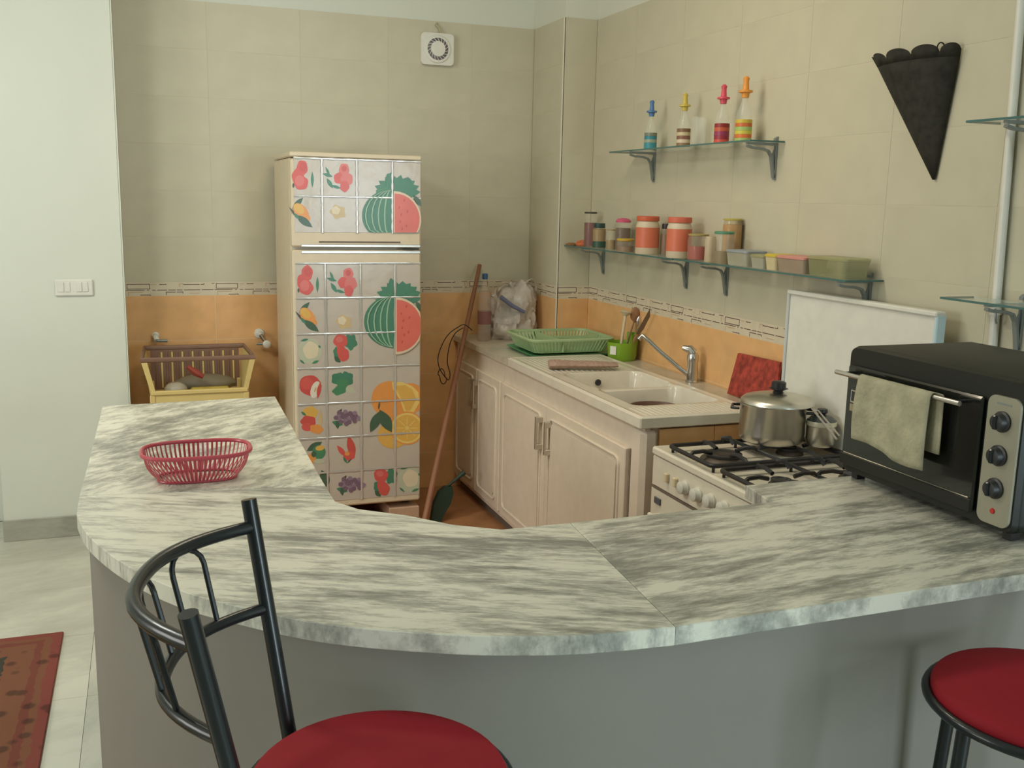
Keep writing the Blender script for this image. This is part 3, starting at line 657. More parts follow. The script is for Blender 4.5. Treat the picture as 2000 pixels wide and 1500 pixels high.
MB().box(-0.15, -0.001, -2.27, -0.931, 0.84, ZW, bev=0.003).build('wall_ledge', m_ledge, wt)
# sink as a height field
sk = thing('kitchen_sink', 'white ceramic double sink with ribbed drainers set in the worktop', 'sink', (-0.38, -1.6, 0.84))
X0, X1, Y0, Y1 = -0.634, -0.152, -2.285, -0.932
def sstep(a, b_, v): t = max(0, min(1, (v-a)/(b_-a))); return t*t*(3-2*t)
def bowl(x, y, cx, cy, hx, hy, depth, wl_):
    qx, qy = max(0, abs(x-cx)-(hx-0.05)), max(0, abs(y-cy)-(hy-0.05)); d = 0.05-math.hypot(qx, qy)   # >0 inside
    if abs(x-cx) < hx-0.05 and abs(y-cy) < hy-0.05: d = 0.05+min(hx-0.05-abs(x-cx), hy-0.05-abs(y-cy))
    return -depth*sstep(0, wl_, d)
def hgt(x, y):
    z = 0.884
    e = min(x-X0, X1-x, y-Y0, Y1-y); z += 0.004*(1-sstep(0.0, 0.03, e)) if e > 0.006 else -0.002
    z += bowl(x, y, -0.375, -1.555, 0.185, 0.165, 0.15, 0.04)+bowl(x, y, -0.375, -1.915, 0.185, 0.175, 0.16, 0.035)
    if abs(x+0.375) < 0.17 and abs(y+1.73) < 0.02: z -= 0.010
    if (-1.37 < y < -0.98 and -0.60 < x < -0.20) or (-2.26 < y < -2.11 and -0.60 < x < -0.19):
        z += 0.0016*math.sin(x*2*PI/0.022)
    return z
nx, ny = 176, 170; b = MB()
vs = [Vector((X0+(X1-X0)*i/nx, Y0+(Y1-Y0)*j/ny, hgt(X0+(X1-X0)*i/nx, Y0+(Y1-Y0)*j/ny))) for j in range(ny+1) for i in range(nx+1)]
b.add(vs, [(j*(nx+1)+i, j*(nx+1)+i+1, (j+1)*(nx+1)+i+1, (j+1)*(nx+1)+i) for j in range(ny) for i in range(nx)], 0, True)
b.build('basin', m_ceram, sk)
b = MB(); b.box(X0-0.002, X0+0.008, Y0, Y1, 0.845, 0.884, bev=0.003).box(X0, X1, Y0-0.002, Y0+0.008, 0.845, 0.884, bev=0.003).box(X0, X1, Y1-0.008, Y1+0.001, 0.871, 0.884)
b.build('rim_edge', m_ceram, sk)
hp = pix(1168, 747, 1, -1.413)
MB().lathe([(0.014, 0), (0.014, 0.004), (0.011, 0.006), (0.004, 0.004)], (hp.x, -1.4115, hp.z), 16, M=Matrix.Rotation(PI/2, 4, 'X')).build('overflow_grille', m_dark, sk)
dish = tag(MB().lathe([(0.05, 0.0), (0.08, 0.03), (0.105, 0.108), (0.10, 0.108), (0.075, 0.03), (0.03, 0.010)], (-0.37, -1.90, 0.7265), 26).build('brown_bowl', mat('brown_earthenware', (0.16, 0.085, 0.055), 0.4)), 'deep brown bowl standing in the nearer basin of the white sink', 'bowl')
# faucet
ft = thing('faucet', 'chrome mixer tap with a long rising spout behind the sink', 'faucet', (-0.062, -1.64, 0.87))
MB().lathe([(0.027, 0.87), (0.027, 0.876), (0.023, 0.880), (0.022, 0.955), (0.024, 0.96), (0.024, 0.985), (0.018, 0.996), (0.004, 1.0)], (-0.062, -1.64, 0), 22).build('tap_body', m_chrome, ft)
tip = pix(1254, 657, 1, -1.50); a = Vector((-0.068, -1.63, 0.895))
sp_ = [a, a.lerp(tip, 0.2), a.lerp(tip, 0.6), a.lerp(tip, 0.86)+Vector((0, 0, 0.006)), tip+Vector((0, 0, 0.004)), tip+Vector((-0.012, 0.004, -0.014))]
MB().tube(sp_, [0.010, 0.010, 0.0095, 0.009, 0.010, 0.011], 12).build('spout', m_chrome, ft)
MB().tube([(-0.062, -1.64, 0.995), (-0.075, -1.632, 1.012), (-0.10, -1.615, 1.016)], [0.021, 0.018, 0.010], 12).build('lever', m_chrome, ft)
# rolled towel
m_tow = mat('brown_towel', (0.40, 0.27, 0.20), 0.95, noise=0.18, nscale=60, bump=0.5, bscale=120)
p0 = pix(1072, 712, 2, 0.905); p1 = pix(1205, 713, 2, 0.905)
b = MB(); rs = []
for i in range(15):
    t = i/14; c_ = p0.lerp(p1, t)+Vector((0, 0, 0.003*math.sin(i*1.7))); ax = (p1-p0).normalized(); nn = Vector((-ax.y, ax.x, 0))
    k = (0.95+0.05*math.sin(i*0.9))*(1 if 0 < i < 14 else 0.9)
    rs.append([Vector((c_.x, c_.y, 0))+nn*0.045*math.cos(a_)*k+Vector((0, 0, 0.907+0.017*math.sin(a_)*(1.25-0.55*t)*k)) for a_ in [2*PI*j/14 for j in range(14)]])
b.ring(rs); tag(b.build('rolled_towel', m_tow), 'brown towel rolled up on the left drainer of the sink', 'towel')
# dish rack
m_gr = mat('green_plastic', (0.38, 0.50, 0.27), 0.4); m_gr2 = mat('darker_green_plastic', (0.10, 0.38, 0.16), 0.4)
rk = thing('dish_rack', 'pale green plastic dish rack with drip tray on the worktop', 'dish rack', (-0.27, -0.72, ZW))
rx0, rx1, ry0, ry1 = -0.505, -0.07, -0.915, -0.53
def rr3(x0, x1, y0, y1, r, z, n=6): return [Vector((p[0], p[1], z)) for p in rrect(x0, x1, y0, y1, r, n)]
MB().ring([rr3(rx0+.02, rx1-.02, ry0+.02, ry1-.02, .03, ZW+.001), rr3(rx0-.005, rx1+.005, ry0-.005, ry1+.005, .04, ZW+.018), rr3(rx0, rx1, ry0, ry1, .04, ZW+.018), rr3(rx0+.03, rx1-.03, ry0+.03, ry1-.03, .03, ZW+.006)]).build('drip_tray', m_gr2, rk)
MB().ring([rr3(rx0-.004, rx1+.004, ry0-.004, ry1+.004, .05, ZW+.092), rr3(rx0-.008, rx1+.008, ry0-.008, ry1+.008, .05, ZW+.088), rr3(rx0-.006, rx1+.006, ry0-.006, ry1+.006, .05, ZW+.080), rr3(rx0+.006, rx1-.006, ry0+.006, ry1-.006, .05, ZW+.080), rr3(rx0+.006, rx1-.006, ry0+.006, ry1-.006, .05, ZW+.092), rr3(rx0-.004, rx1+.004, ry0-.004, ry1+.004, .05, ZW+.092)], cap0=False, cap1=False, smooth=False).build('rim', m_gr, rk)
topr = rr3(rx0, rx1, ry0, ry1, .05, ZW+.084, 8); botr = rr3(rx0+.03, rx1-.03, ry0+.03, ry1-.03, .04, ZW+.022, 8)
def resample(loop, n):
    L = [0]; m_ = len(loop)
    for i in range(m_): L.append(L[-1]+(loop[(i+1) % m_]-loop[i]).length)
    out = []
    for k in range(n):
        d_ = L[-1]*k/n; i = max(j for j in range(m_) if L[j] <= d_+1e-9); out.append(loop[i].lerp(loop[(i+1) % m_], (d_-L[i])/max(1e-9, L[i+1]-L[i])))
    return out
NT = 84; tr, br_ = resample(topr, NT), resample(botr, NT)
for i in range(NT):
    j = (i+1) % NT; f = 0.62
    a0, a1 = tr[i], tr[i].lerp(tr[j], f); b0, b1 = br_[i], br_[i].lerp(br_[j], f)
    cen = Vector(((rx0+rx1)/2, (ry0+ry1)/2, 0)); inn = lambda p_: p_+(cen-Vector((p_.x, p_.y, 0))).normalized()*0.003
    MB().add([a0, a1, b1, b0, inn(a0), inn(a1), inn(b1), inn(b0)], [(0, 1, 2, 3), (7, 6, 5, 4), (0, 4, 5, 1), (3, 2, 6, 7), (0, 3, 7, 4), (1, 5, 6, 2)]).build('slat', m_gr, rk)
MB().ring([rr3(rx0+.03, rx1-.03, ry0+.03, ry1-.03, .04, ZW+.0215), rr3(rx0+.028, rx1-.028, ry0+.028, ry1-.028, .04, ZW+.026)], smooth=False).build('rack_floor', m_gr, rk)
MB().box(-0.345, -0.34, ry0+.01, ry1-.01, ZW+.026, ZW+.082).box(-0.34, rx1-.01, -0.735, -0.73, ZW+.026, ZW+.082).build('divider', m_gr, rk)
m_clear = mat('clear_plastic', (0.86, 0.88, 0.82), 0.1, alpha=0.10)
# cutlery pot and utensils
m_lime = mat('lime_green_plastic', (0.20, 0.36, 0.025), 0.35)
cp = pix(1228, 702, 2, ZW); cp.x = min(cp.x, -0.085)
pot = thing('utensil_pot', 'lime green utensil pot with a white sticker, beside the dish rack', 'pot', (cp.x, cp.y, ZW))
MB().lathe([(0.062, ZW+.001), (0.068, ZW+.02), (0.073, ZW+.088), (0.071, ZW+.088), (0.066, ZW+.02), (0.02, ZW+.008)], (cp.x, cp.y, 0), 30).build('cup', m_lime, pot)
a_ = math.atan2(CAM.y-cp.y, CAM.x-cp.x)-0.62
Ms = Matrix.Translation((cp.x, cp.y, ZW+.05)) @ Matrix.Rotation(a_, 4, 'Z')
MB().box(0.0705, 0.074, -0.017, 0.017, -0.018, 0.022, M=Ms).build('sticker', m_white, pot)
bh = [Vector((cp.x+0.073*math.cos(a_-1.9+i*0.28+PI), cp.y+0.073*math.sin(a_-1.9+i*0.28+PI), ZW)) for i in range(9)]
b = MB()
b.ring([[p_+Vector((0, 0, 0.085)) for p_ in bh]+[p_*0.96+Vector((cp.x, cp.y, ZW))*0.04+Vector((0, 0, 0.085)) for p_ in bh[::-1]], [p_+Vector((0, 0, 0.128)) for p_ in bh]+[p_*0.96+Vector((cp.x, cp.y, ZW))*0.04+Vector((0, 0, 0.128)) for p_ in bh[::-1]]], smooth=False)
b.build('raised_back', m_lime, pot)
m_wood = mat('pale_utensil_wood', (0.60, 0.50, 0.34), 0.6); m_wood2 = mat('brown_wood', (0.33, 0.17, 0.09), 0.6, noise=0.1)
def dirto(px, py): return pix(px, py, 1, cp.y)
q = dirto(1222, 612)
tag(MB().tube([(cp.x-0.02, cp.y-0.01, ZW+.012), q], [0.006, 0.008], 10).lathe([(0.012, -0.01), (0.022, 0.0), (0.028, 0.006), (0.020, 0.012), (0.004, 0.014)], q, 18, M=Matrix.Rotation(0.2, 4, 'Y')).build('masher', m_wood), 'cream pestle-like masher with a wide end in the green utensil pot', 'utensil')
q = dirto(1240, 622)
tag(MB().tube([(cp.x+0.022, cp.y+0.025, ZW+.012), q], [0.004, 0.004], 8).ring([[q+Vector((0.026*math.cos(t)*k, 0.01*math.sin(t)*k, h_)) for t in [2*PI*j/14 for j in range(14)]] for k, h_ in ((0.2, -0.02), (0.9, 0.0), (1, 0.02), (0.7, 0.045), (0.2, 0.055))]).build('wooden_spoon', m_wood2), 'brown wooden spoon standing in the green utensil pot', 'spoon')
q = pix(1277, 598, 0, -0.03); base = Vector((cp.x+0.012, cp.y-0.004, ZW+.012)); mid = base.lerp(q, 0.45)
m_knife = mat('knife_steel', (0.22, 0.19, 0.16), 0.35, 0.7)
dv = (q-base).normalized(); sd = dv.cross(Vector((0, -1, 0))).normalized()
nk = sd.cross(dv)
MBk = MB()
MBk.prism([(-0.008, 0), (0.008, 0), (0.014, 0.04), (0.010, 0.12), (-0.012, 0.165), (-0.012, 0.04)], -0.001, 0.001, M=Matrix(((sd.x, dv.x, nk.x, mid.x), (sd.y, dv.y, nk.y, mid.y), (sd.z, dv.z, nk.z, mid.z), (0, 0, 0, 1))))
kn = thing('kitchen_knife', 'long dark steel knife leaning out of the green utensil pot', 'knife', (base.x, base.y, ZW))
MBk.build('blade', m_knife, kn); MB().tube([base, mid+dv*0.004], 0.008, 8).build('handle', m_wood2, kn)
q = dirto(1242, 628)+Vector((0.01, -0.02, 0))
tag(MB().tube([(cp.x+0.02, cp.y-0.02, ZW+.012), (q.x, q.y, q.z-0.02)], 0.003, 6).ring([[Vector((q.x, q.y, q.z))+Vector((0.016*math.cos(t)*k, 0.006*math.sin(t)*k, h_)) for t in [2*PI*j/12 for j in range(12)]] for k, h_ in ((0.2, -0.025), (0.9, -0.008), (1, 0.01), (0.6, 0.024), (0.1, 0.03))]).build('metal_spoon', m_chrome), 'shiny metal spoon standing in the green utensil pot', 'spoon')
# red cutting board leaning on the wall
m_board = mat('red_patterned_board', (0.34, 0.045, 0.030), 0.5, noise=0.5, nscale=38)
cb = [pix(1441, 690, 0, -0.022), pix(1523, 708, 0, -0.03), pix(1514, 775, 0, -0.06), pix(1420, 768, 0, -0.06)]
cb[2].z = max(cb[2].z, ZW+.004); cb[3].z = ZW+.004; cb[2].z = ZW+.006
b = MB(); b.ring([[p_ for p_ in cb], [p_+Vector((0.009, 0, 0.001)) for p_ in cb]], smooth=False)
tag(b.build('cutting_board', m_board), 'red mottled board leaning on the wall behind the pots', 'board')
# plastic bag
random.seed(4)
m_bag = mat('white_plastic_bag', (0.64, 0.58, 0.52), 0.3, noise=0.05, nscale=30, bump=0.6, bscale=28, alpha=0.85)
bg = thing('plastic_bag', 'crumpled white plastic bag standing in the corner behind the dish rack', 'bag', (-0.36, -0.20, ZW))
b = MB(); rs = []
from mathutils import noise as mn
prof_b = ((0.001, .125, .10), (.03, .145, .12), (.09, .15, .125), (.15, .142, .12), (.20, .13, .11), (.25, .115, .09), (.285, .09, .07), (.30, .05, .04))
for i in range(29):
    f = i/28*7; a_i = min(int(f), 6); q_ = f-a_i; h_, ra, rb = [u_*(1-q_)+v_*q_ for u_, v_ in zip(prof_b[a_i], prof_b[a_i+1])]
    ring_ = []
    for j in range(72):
        t = 2*PI*j/72; c3, s3 = math.cos(t), math.sin(t)
        n1_ = mn.noise(Vector((c3*2.0, s3*2.0, h_*12))); n2_ = abs(mn.noise(Vector((c3*4.5+3, s3*4.5, h_*22)))); n3_ = abs(mn.noise(Vector((c3*9, s3*9+7, h_*48))))
        k = 1.03+0.20*n1_-0.22*n2_-0.12*n3_
        ring_.append(Vector((-0.350+ra*k*c3+0.02*(h_/.3), -0.168+min(rb*k*s3, 0.155), ZW+h_+(0.05*n1_*(h_/.3)**2 if i else 0))))
    rs.append(ring_)
b.ring(rs); b.build('bag_body', m_bag, bg)
for (ax_, c1_, c2_) in ((-0.44, (-0.47, -0.25, ZW+.30), (-0.40, -0.27, ZW+.35)), (-0.30, (-0.28, -0.22, ZW+.36), (-0.22, -0.23, ZW+.33))):
    b = MB(); pts = bez((ax_, -0.20, ZW+.24), c1_, c2_, (ax_+0.08, -0.21, ZW+.26), 10)
    b.ring([[p_+Vector((0, 0.012, 0)), p_+Vector((0.002, 0, 0.004)), p_+Vector((0, -0.012, 0)), p_+Vector((-0.002, 0, -0.004))] for p_ in pts], smooth=True); b.build('handle', m_bag, bg)
m_blue = mat('blue_grey_print', s(108, 112, 140), 0.5)
b = MB(); q0, q1 = pix(978, 580, 1, -0.318), pix(1025, 610, 1, -0.318)
b.tube([q0, q0.lerp(q1, 0.5)+Vector((0, 0, -0.008)), q1], [0.012, 0.011, 0.009], 8); lbl(b.build('printed_band', m_blue, bg), 'blue-grey stripe')
# water bottle
bwx = pix(946, 620, 1, -0.26).x
wbx = thing('water_bottle', 'clear plastic water bottle with a blue cap by the plastic bag', 'bottle', (bwx, -0.26, ZW))
MB().lathe([(0.032, ZW+.001), (0.036, ZW+.01), (0.036, ZW+.06), (0.034, ZW+.065), (0.036, ZW+.07), (0.036, ZW+.20), (0.030, ZW+.25), (0.015, ZW+.30), (0.013, ZW+.33)], (bwx, -0.26, 0), 20).build('bottle_body', mat('pet_plastic', (0.62, 0.50, 0.42), 0.15, alpha=0.35), wbx)
MB().lathe([(0.015, ZW+.328), (0.0155, ZW+.355), (0.010, ZW+.358)], (bwx, -0.26, 0), 16).build('cap', mat('blue_cap', s(60, 95, 140), 0.4), wbx)
MB().lathe([(0.0366, ZW+.09), (0.0366, ZW+.16)], (bwx, -0.26, 0), 20, cap0=False, cap1=False).build('bottle_label', mat('faded_label', s(150, 95, 95), 0.5, alpha=0.7), wbx)

# broom, cord, dustpan
q1_, q0_ = pix(937, 518, 1, -0.03), pix(876, 800, 1, -0.60)
dirv = (q0_-q1_)
g0 = q1_+dirv*((0.012-q1_.z)/dirv.z)
br = thing('broom', 'wooden broom handle leaning in the corner by the refrigerator', 'broom', (g0.x, g0.y, 0))
head = g0+(q1_-g0).normalized()*0.10
MB().tube([q1_, q1_.lerp(head, .5), head], [0.011, 0.0135, 0.013], 12).build('handle', mat('red_brown_handle', (0.27, 0.115, 0.06), 0.45), br)
MB().box(head.x-0.10, head.x+0.10, head.y-0.02, head.y+0.02, 0.055, 0.095, bev=0.01).build('broom_head', m_wood2, br)
b = MB()
for i in range(26):
    for j in (-1, 0, 1):
        x = head.x-0.10+0.2*i/25; b.tube([(x, head.y+j*0.012, 0.06), (x*1.0+(x-head.x)*0.15, head.y+j*0.02, 0.006)], 0.002, 4)
bo = b.build('bristles', mat('brown_bristles', (0.13, 0.07, 0.04), 0.9), br); bo['kind'] = 'stuff'
m_cord = mat('black_cord', (0.02, 0.015, 0.015), 0.6)
kp = pix(906, 634, 1, -0.30); yk = kp.y
P_ = lambda px, py: pix(px, py, 1, -0.34)
pts = [P_(*a) for a in ((922, 645), (907, 634), (893, 640), (877, 652), (865, 670), (856, 695), (857, 715), (866, 732), (876, 742), (879, 730), (874, 710), (875, 690), (880, 668), (890, 650), (905, 640))]
sm_ = []
for i in range(len(pts)-1):
    a0 = pts[max(i-1, 0)]; a1 = pts[i]; a2 = pts[i+1]; a3 = pts[min(i+2, len(pts)-1)]
    for k in range(4):
        t = k/4; sm_.append(0.5*((2*a1)+(a2-a0)*t+(2*a0-5*a1+4*a2-a3)*t*t+(3*a1-a0-3*a2+a3)*t**3))
b = MB().tube(sm_+[pts[-1]], 0.0028, 6)
b.tube([P_(862+7*math.cos(t)+(4 if math.sin(t) > 0 else 0), 735+15*math.sin(t)) for t in [2*PI*j/20 for j in range(20)]], 0.0025, 6, closed=True)
tag(b.build('cord', m_cord), 'thin black cord looped over the broom handle', 'cord')
m_dp = mat('dark_green_plastic', (0.022, 0.05, 0.035), 0.5)
yd = -0.62; dp0, dp1, dp2 = pix(850, 1005, 1, yd), pix(878, 950, 1, yd), pix(909, 924, 1, yd)
dpn = thing('dustpan', 'dark green dustpan standing on the floor beside the refrigerator', 'dustpan', (dp0.x, yd, 0))
ol = [pix(*p_, 1, yd) for p_ in ((842, 1020), (848, 985), (858, 962), (870, 952), (884, 951), (886, 965), (880, 985), (868, 1005), (862, 1025))]
ol = [ol[0]]+ol[1:]; dz_ = 0.0
b = MB(); b.ring([[Vector((p_.x, yd, max(0.003, p_.z))) for p_ in ol], [Vector((p_.x, yd+0.035, max(0.003, p_.z))) for p_ in ol]], smooth=False); b.build('pan', m_dp, dpn)
MB().tube([dp1+Vector((0, .017, 0)), dp1.lerp(dp2, .5)+Vector((0, .017, 0)), dp2+Vector((0, .017, 0))], [0.007, 0.008, 0.014], 10).build('handle', m_dp, dpn)

# ------------------------------------------------------------------ cooker
SX0, SX1, SY0, SY1, SZ = -0.618, -0.03, -3.075, -2.345, 0.80
ck = thing('gas_cooker', 'white enamel gas cooker with black pan supports beside the sink cabinet', 'cooker', ((SX0+SX1)/2, (SY0+SY1)/2, 0))
MB().box(SX0+0.03, SX1, SY0, SY1, 0.05, SZ-0.03, bev=0.004).build('body', m_enamel, ck)
for x in (SX0+0.07, SX1-0.05):
    for y in (SY0+0.05, SY1-0.05): MB().lathe([(0.016, 0), (0.016, 0.05)], (x, y, 0), 12).build('foot', m_black, ck)
b = MB(); b.box(SX0, SX1, SY0, SY1, SZ-0.028, SZ, bev=0.006); b.build('hob', m_enamel, ck)
MB().box(SX0+0.012, SX0+0.016, SY0+0.02, SY1-0.02, SZ-0.034, SZ-0.027).build('hob_gap', m_cabgap, ck)
b = MB(); b.box(SX0+0.006, SX0+0.03, SY0, SY1, SZ-0.135, SZ-0.032, bev=0.003); cpn = b.build('control_panel', m_enamel, ck)
m_knob = mat('cooker_knob', (0.66, 0.64, 0.56), 0.4); MY = Matrix.Rotation(-PI/2, 4, 'Y')
for px, py in ((1340, 952), (1365, 966), (1391, 978), (1418, 992), (1446, 1006)):
    q = pix(px, py, 0, SX0+0.006)
    k = MB().lathe([(0.023, 0), (0.024, 0.006), (0.021, 0.010), (0.020, 0.024), (0.015, 0.027)], (SX0+0.006, q.y, q.z), 20, M=MY).build('knob', m_knob, ck)
for px, py in ((1305, 932), (1322, 941)):
    q = pix(px, py, 0, SX0+0.006)
    MB().box(SX0-0.008, SX0+0.006, q.y-0.009, q.y+0.009, q.z-0.016, q.z+0.014, bev=0.003).build('switch', mat('ivory_switch', (0.70, 0.58, 0.38), 0.4), ck)
MB().box(SX0+0.004, SX0+0.030, SY0, SY1, 0.19, SZ-0.142, bev=0.004).build('oven_door', m_enamel, ck)
MB().box(SX0+0.003, SX0+0.02, SY0+0.01, SY1-0.01, SZ-0.142, SZ-0.136).build('door_gap', m_cabgap, ck)
MB().box(SX0-0.002, SX0+0.004, SY1-0.075, SY1-0.035, SZ-0.190, SZ-0.168, bev=0.001).build('name_plate', mat('plate_blue_grey', s(88, 88, 98), 0.4), ck)
MB().tube([(SX0-0.025, SY0+0.05, SZ-0.225), (SX0-0.025, SY1-0.05, SZ-0.225)], 0.008, 10).box(SX0-0.025, SX0+0.005, SY1-0.075, SY1-0.065, SZ-0.232, SZ-0.218).box(SX0-0.025, SX0+0.005, SY0+0.065, SY0+0.075, SZ-0.232, SZ-0.218).build('door_handle', m_enamel, ck)
MB().box(SX0+0.006, SX0+0.030, SY0, SY1, 0.06, 0.185, bev=0.004).build('drawer', m_enamel, ck)
lz0, lz1 = SZ+0.003, pix(1600, 580, 0, -0.075).z
lid = MB().box(-0.085, -0.062, -3.025, -2.318, lz0+0.02, lz1, bev=0.004).build('lid', m_white, ck)
MB().box(-0.096, -0.058, -3.03, -2.312, lz1-0.004, lz1+0.012, bev=0.004).build('lid_edge', m_white, lid)
MB().box(-0.092, -0.058, -2.322, -2.308, lz0+0.02, lz1, bev=0.003).build('lid_edge', mat('pale_grey_trim', (0.55, 0.57, 0.56), 0.4), lid)
MB().box(-0.092, -0.058, -3.032, -3.018, lz0+0.02, lz1, bev=0.003).build('lid_edge', mat('pale_blue_trim', (0.52, 0.68, 0.72), 0.4), lid)
for y in (-2.9, -2.45): MB().tube([(-0.075, y-0.03, SZ+0.012), (-0.075, y+0.03, SZ+0.012)], 0.012, 10).build('hinge', m_chrome, ck)
def burner(x, y, R_):
    o = MB().lathe([(R_*1.15, SZ+.0005), (R_*1.1, SZ+.006), (R_*0.95, SZ+.012), (R_*.9, SZ+.013)], (x, y, 0), 28).build('burner', mat('burner_grey', (0.10, 0.075, 0.06), 0.5, 0.4), ck)
    MB().lathe([(R_*0.88, SZ+.0135), (R_*.9, SZ+.022), (R_*.55, SZ+.0245), (R_*.5, SZ+.022), (0.006, SZ+.022)], (x, y, 0), 28).build('burner_cap', m_black, o)
bx_ = (-0.48, -0.22); by_ = (-2.575, -2.89)
burner(bx_[0], by_[0], 0.066); burner(bx_[1], by_[0]+.01, 0.040); burner(bx_[0], by_[1], 0.034); burner(bx_[1], by_[1], 0.040)
zg = SZ+0.022
for cy_ in by_:
    g = MB(); fr_ = [Vector((p_[0], p_[1], zg)) for p_ in rrect(-0.605, -0.105, cy_-0.135, cy_+0.135, 0.02)]
    g.tube(fr_, 0.0075, 8, closed=True)
    for cx_ in bx_:
        for a in range(4):
            t = a*PI/2; r1 = 0.125 if a % 2 == 0 else 0.135; r2 = 0.045
            if a % 2 == 0: r1 = abs((-0.355-cx_)) if (cx_ < -0.35) == (a == 0) else (cx_+0.605 if cx_ < -.35 else -0.105-cx_)
            pA = Vector((cx_+r1*math.cos(t), cy_+r1*math.sin(t), zg)); pB = Vector((cx_+r2*math.cos(t), cy_+r2*math.sin(t), zg+0.004))
            g.tube([pA, pA.lerp(pB, .15)+Vector((0, 0, 0.009)), pA.lerp(pB, .6)+Vector((0, 0, 0.009)), pB], 0.007, 8)
    for x in (-0.605, -0.105, -0.355):
        for y in (cy_-0.135, cy_+0.135): g.tube([(x+(0.01 if x == -0.605 else -0.01 if x == -.105 else 0), y-(0.008 if y > cy_ else -0.008), SZ), (x+(0.01 if x == -0.605 else -0.01 if x == -.105 else 0), y-(0.008 if y > cy_ else -0.008), zg)], 0.005, 8)
    g.tube([(-0.355, cy_-0.135, zg), (-0.355, cy_+0.135, zg)], 0.0068, 8)
    for x in (-0.40, -0.27): g.tube([(x, cy_+0.135, zg), (x-0.005, cy_+0.130, zg+0.016), (x+0.012, cy_+0.115, zg+0.018), (x+0.02, cy_+0.10, zg)], 0.0075, 8)
    g.build('pan_support', m_black, ck)
# big pot
zp = zg+0.0155
pc = pix(1513, 868, 2, zp); pcx, pcy = -0.205, -2.535
PR = 0.0
pcx, pcy, PR = -0.262, -2.515, 0.108
pt = thing('cooking_pot', 'large aluminium cooking pot with lid and black knob on the cooker', 'pot', (pcx, pcy, zp))
hT = zp+0.128; lx, ly_, LR = pcx+0.012, pcy-0.006, 0.122
MB().lathe([(PR*.90, zp), (PR*.97, zp+.008), (PR, zp+.03), (PR, hT-.008), (PR*1.03, hT-.004), (PR*1.03, hT), (PR*.97, hT)], (pcx, pcy, 0), 40).build('pot_body', m_steel, pt)
MB().lathe([(LR*.98, hT+.0005), (LR, hT+.003), (LR*.99, hT+.010), (LR*.9, hT+.020), (LR*.5, hT+.032), (0.018, hT+.036)], (lx, ly_, 0), 40).build('pot_lid', m_steel, pt)
MB().lathe([(0.020, hT+.034), (0.014, hT+.042), (0.032, hT+.050), (0.024, hT+.053), (0.024, hT+.070), (0.018, hT+.074), (0.005, hT+.075)], (lx, ly_, 0), 22).build('lid_knob', m_black, pt)
for sg in (-1, 1):
    dv2 = Vector((math.cos(2.5), math.sin(2.5), 0))*sg; pp = Vector((-dv2.y, dv2.x, 0)); c_ = Vector((pcx, pcy, hT-0.02))+dv2*PR
    MB().tube([c_-pp*0.035, c_-pp*0.03+dv2*0.025, c_+pp*0.03+dv2*0.025, c_+pp*0.035], 0.005, 8).build('pot_handle', m_black, pt)
# small saucepan behind at right
s2 = pix(1592, 868, 2, zp); scx, scy, SR = -0.142, -2.618, 0.047
s2t = thing('saucepan', 'small grey saucepan with a glass lid right of the large pot', 'pot', (scx, scy, zp))
MB().lathe([(SR*.9, zp), (SR, zp+.01), (SR, zp+.065), (SR*1.04, zp+.068), (SR*.96, zp+.068)], (scx, scy, 0), 30).build('pan_body', m_steel, s2t)
MB().lathe([(SR*1.04, zp+.0685), (SR*1.06, zp+.072), (SR*1.04, zp+.084)], (scx, scy, 0), 30).build('lid_band', mat('cream_steel', (0.75, 0.72, 0.55), 0.3, 0.6), s2t)
MB().lathe([(SR*1.02, zp+.0845), (SR*.7, zp+.098), (SR*.2, zp+.104)], (scx, scy, 0), 30).build('glass_lid', mat('dark_glass', (0.05, 0.06, 0.06), 0.1), s2t)
MB().lathe([(0.010, zp+.104), (0.018, zp+.112), (0.016, zp+.122), (0.004, zp+.123)], (scx, scy, 0), 18).build('lid_knob', m_black, s2t)
hb = Vector((scx-0.02, scy-0.055, zp+.085)); ht_ = pix(1586, 800, 1, -2.76); he_ = pix(1632, 858, 1, -2.93)
for dx in (0, 0.028):
    pass
b = MB(); b.tube([pix(1586, 798, 0, -0.27), pix(1634, 858, 0, -0.30)], 0.0032, 8); b.tube([pix(1598, 802, 0, -0.27), pix(1640, 852, 0, -0.30)], 0.0026, 8); b.tube([pix(1586, 798, 0, -0.27), pix(1598, 802, 0, -0.27)], 0.003, 8)
tag(b.build('wire_tongs', m_chrome), 'thin metal tongs sticking out between saucepan and toaster oven', 'tongs')

# ------------------------------------------------------------------ toaster oven
m_ovb = mat('oven_black', (0.015, 0.016, 0.012), 0.45, spec=0.35, noise=0.05)
m_glass_d = mat('dark_oven_glass', (0.012, 0.013, 0.011), 0.12, coat=0.4)
m_panel = mat('oven_panel_silver', (0.36, 0.34, 0.26), 0.4, 0.3)
OX, OXB, OY0, OY1, OZ0, OZ1 = -0.645, -0.30, -3.872, -3.352, ZK+0.016, 1.292
ov = thing('toaster_oven', 'black toaster oven with silver knob panel on the right end of the counter', 'oven', ((OX+OXB)/2, (OY0+OY1)/2, ZK))
def prof(x, ins=0.0):
    return [Vector((x, p_[0], p_[1])) for p_ in rrect(OY0+ins, OY1-ins, OZ0+ins, OZ1-ins, 0.022-ins*0.5, 5)]
MB().ring([prof(OX+0.012, 0.006), prof(OX+0.02), prof(OXB)], smooth=True).build('housing', m_ovb, ov)
MB().ring([prof(OX, 0.004), prof(OX+0.012, 0.0)], smooth=True).build('front_frame', m_ovb, ov)
yd0, yd1 = -3.775, OY1-0.012
dr_ = MB().box(OX-0.012, OX-0.001, yd0, yd1, OZ0+0.022, OZ1-0.045, bev=0.004).build('glass_door', m_glass_d, ov)
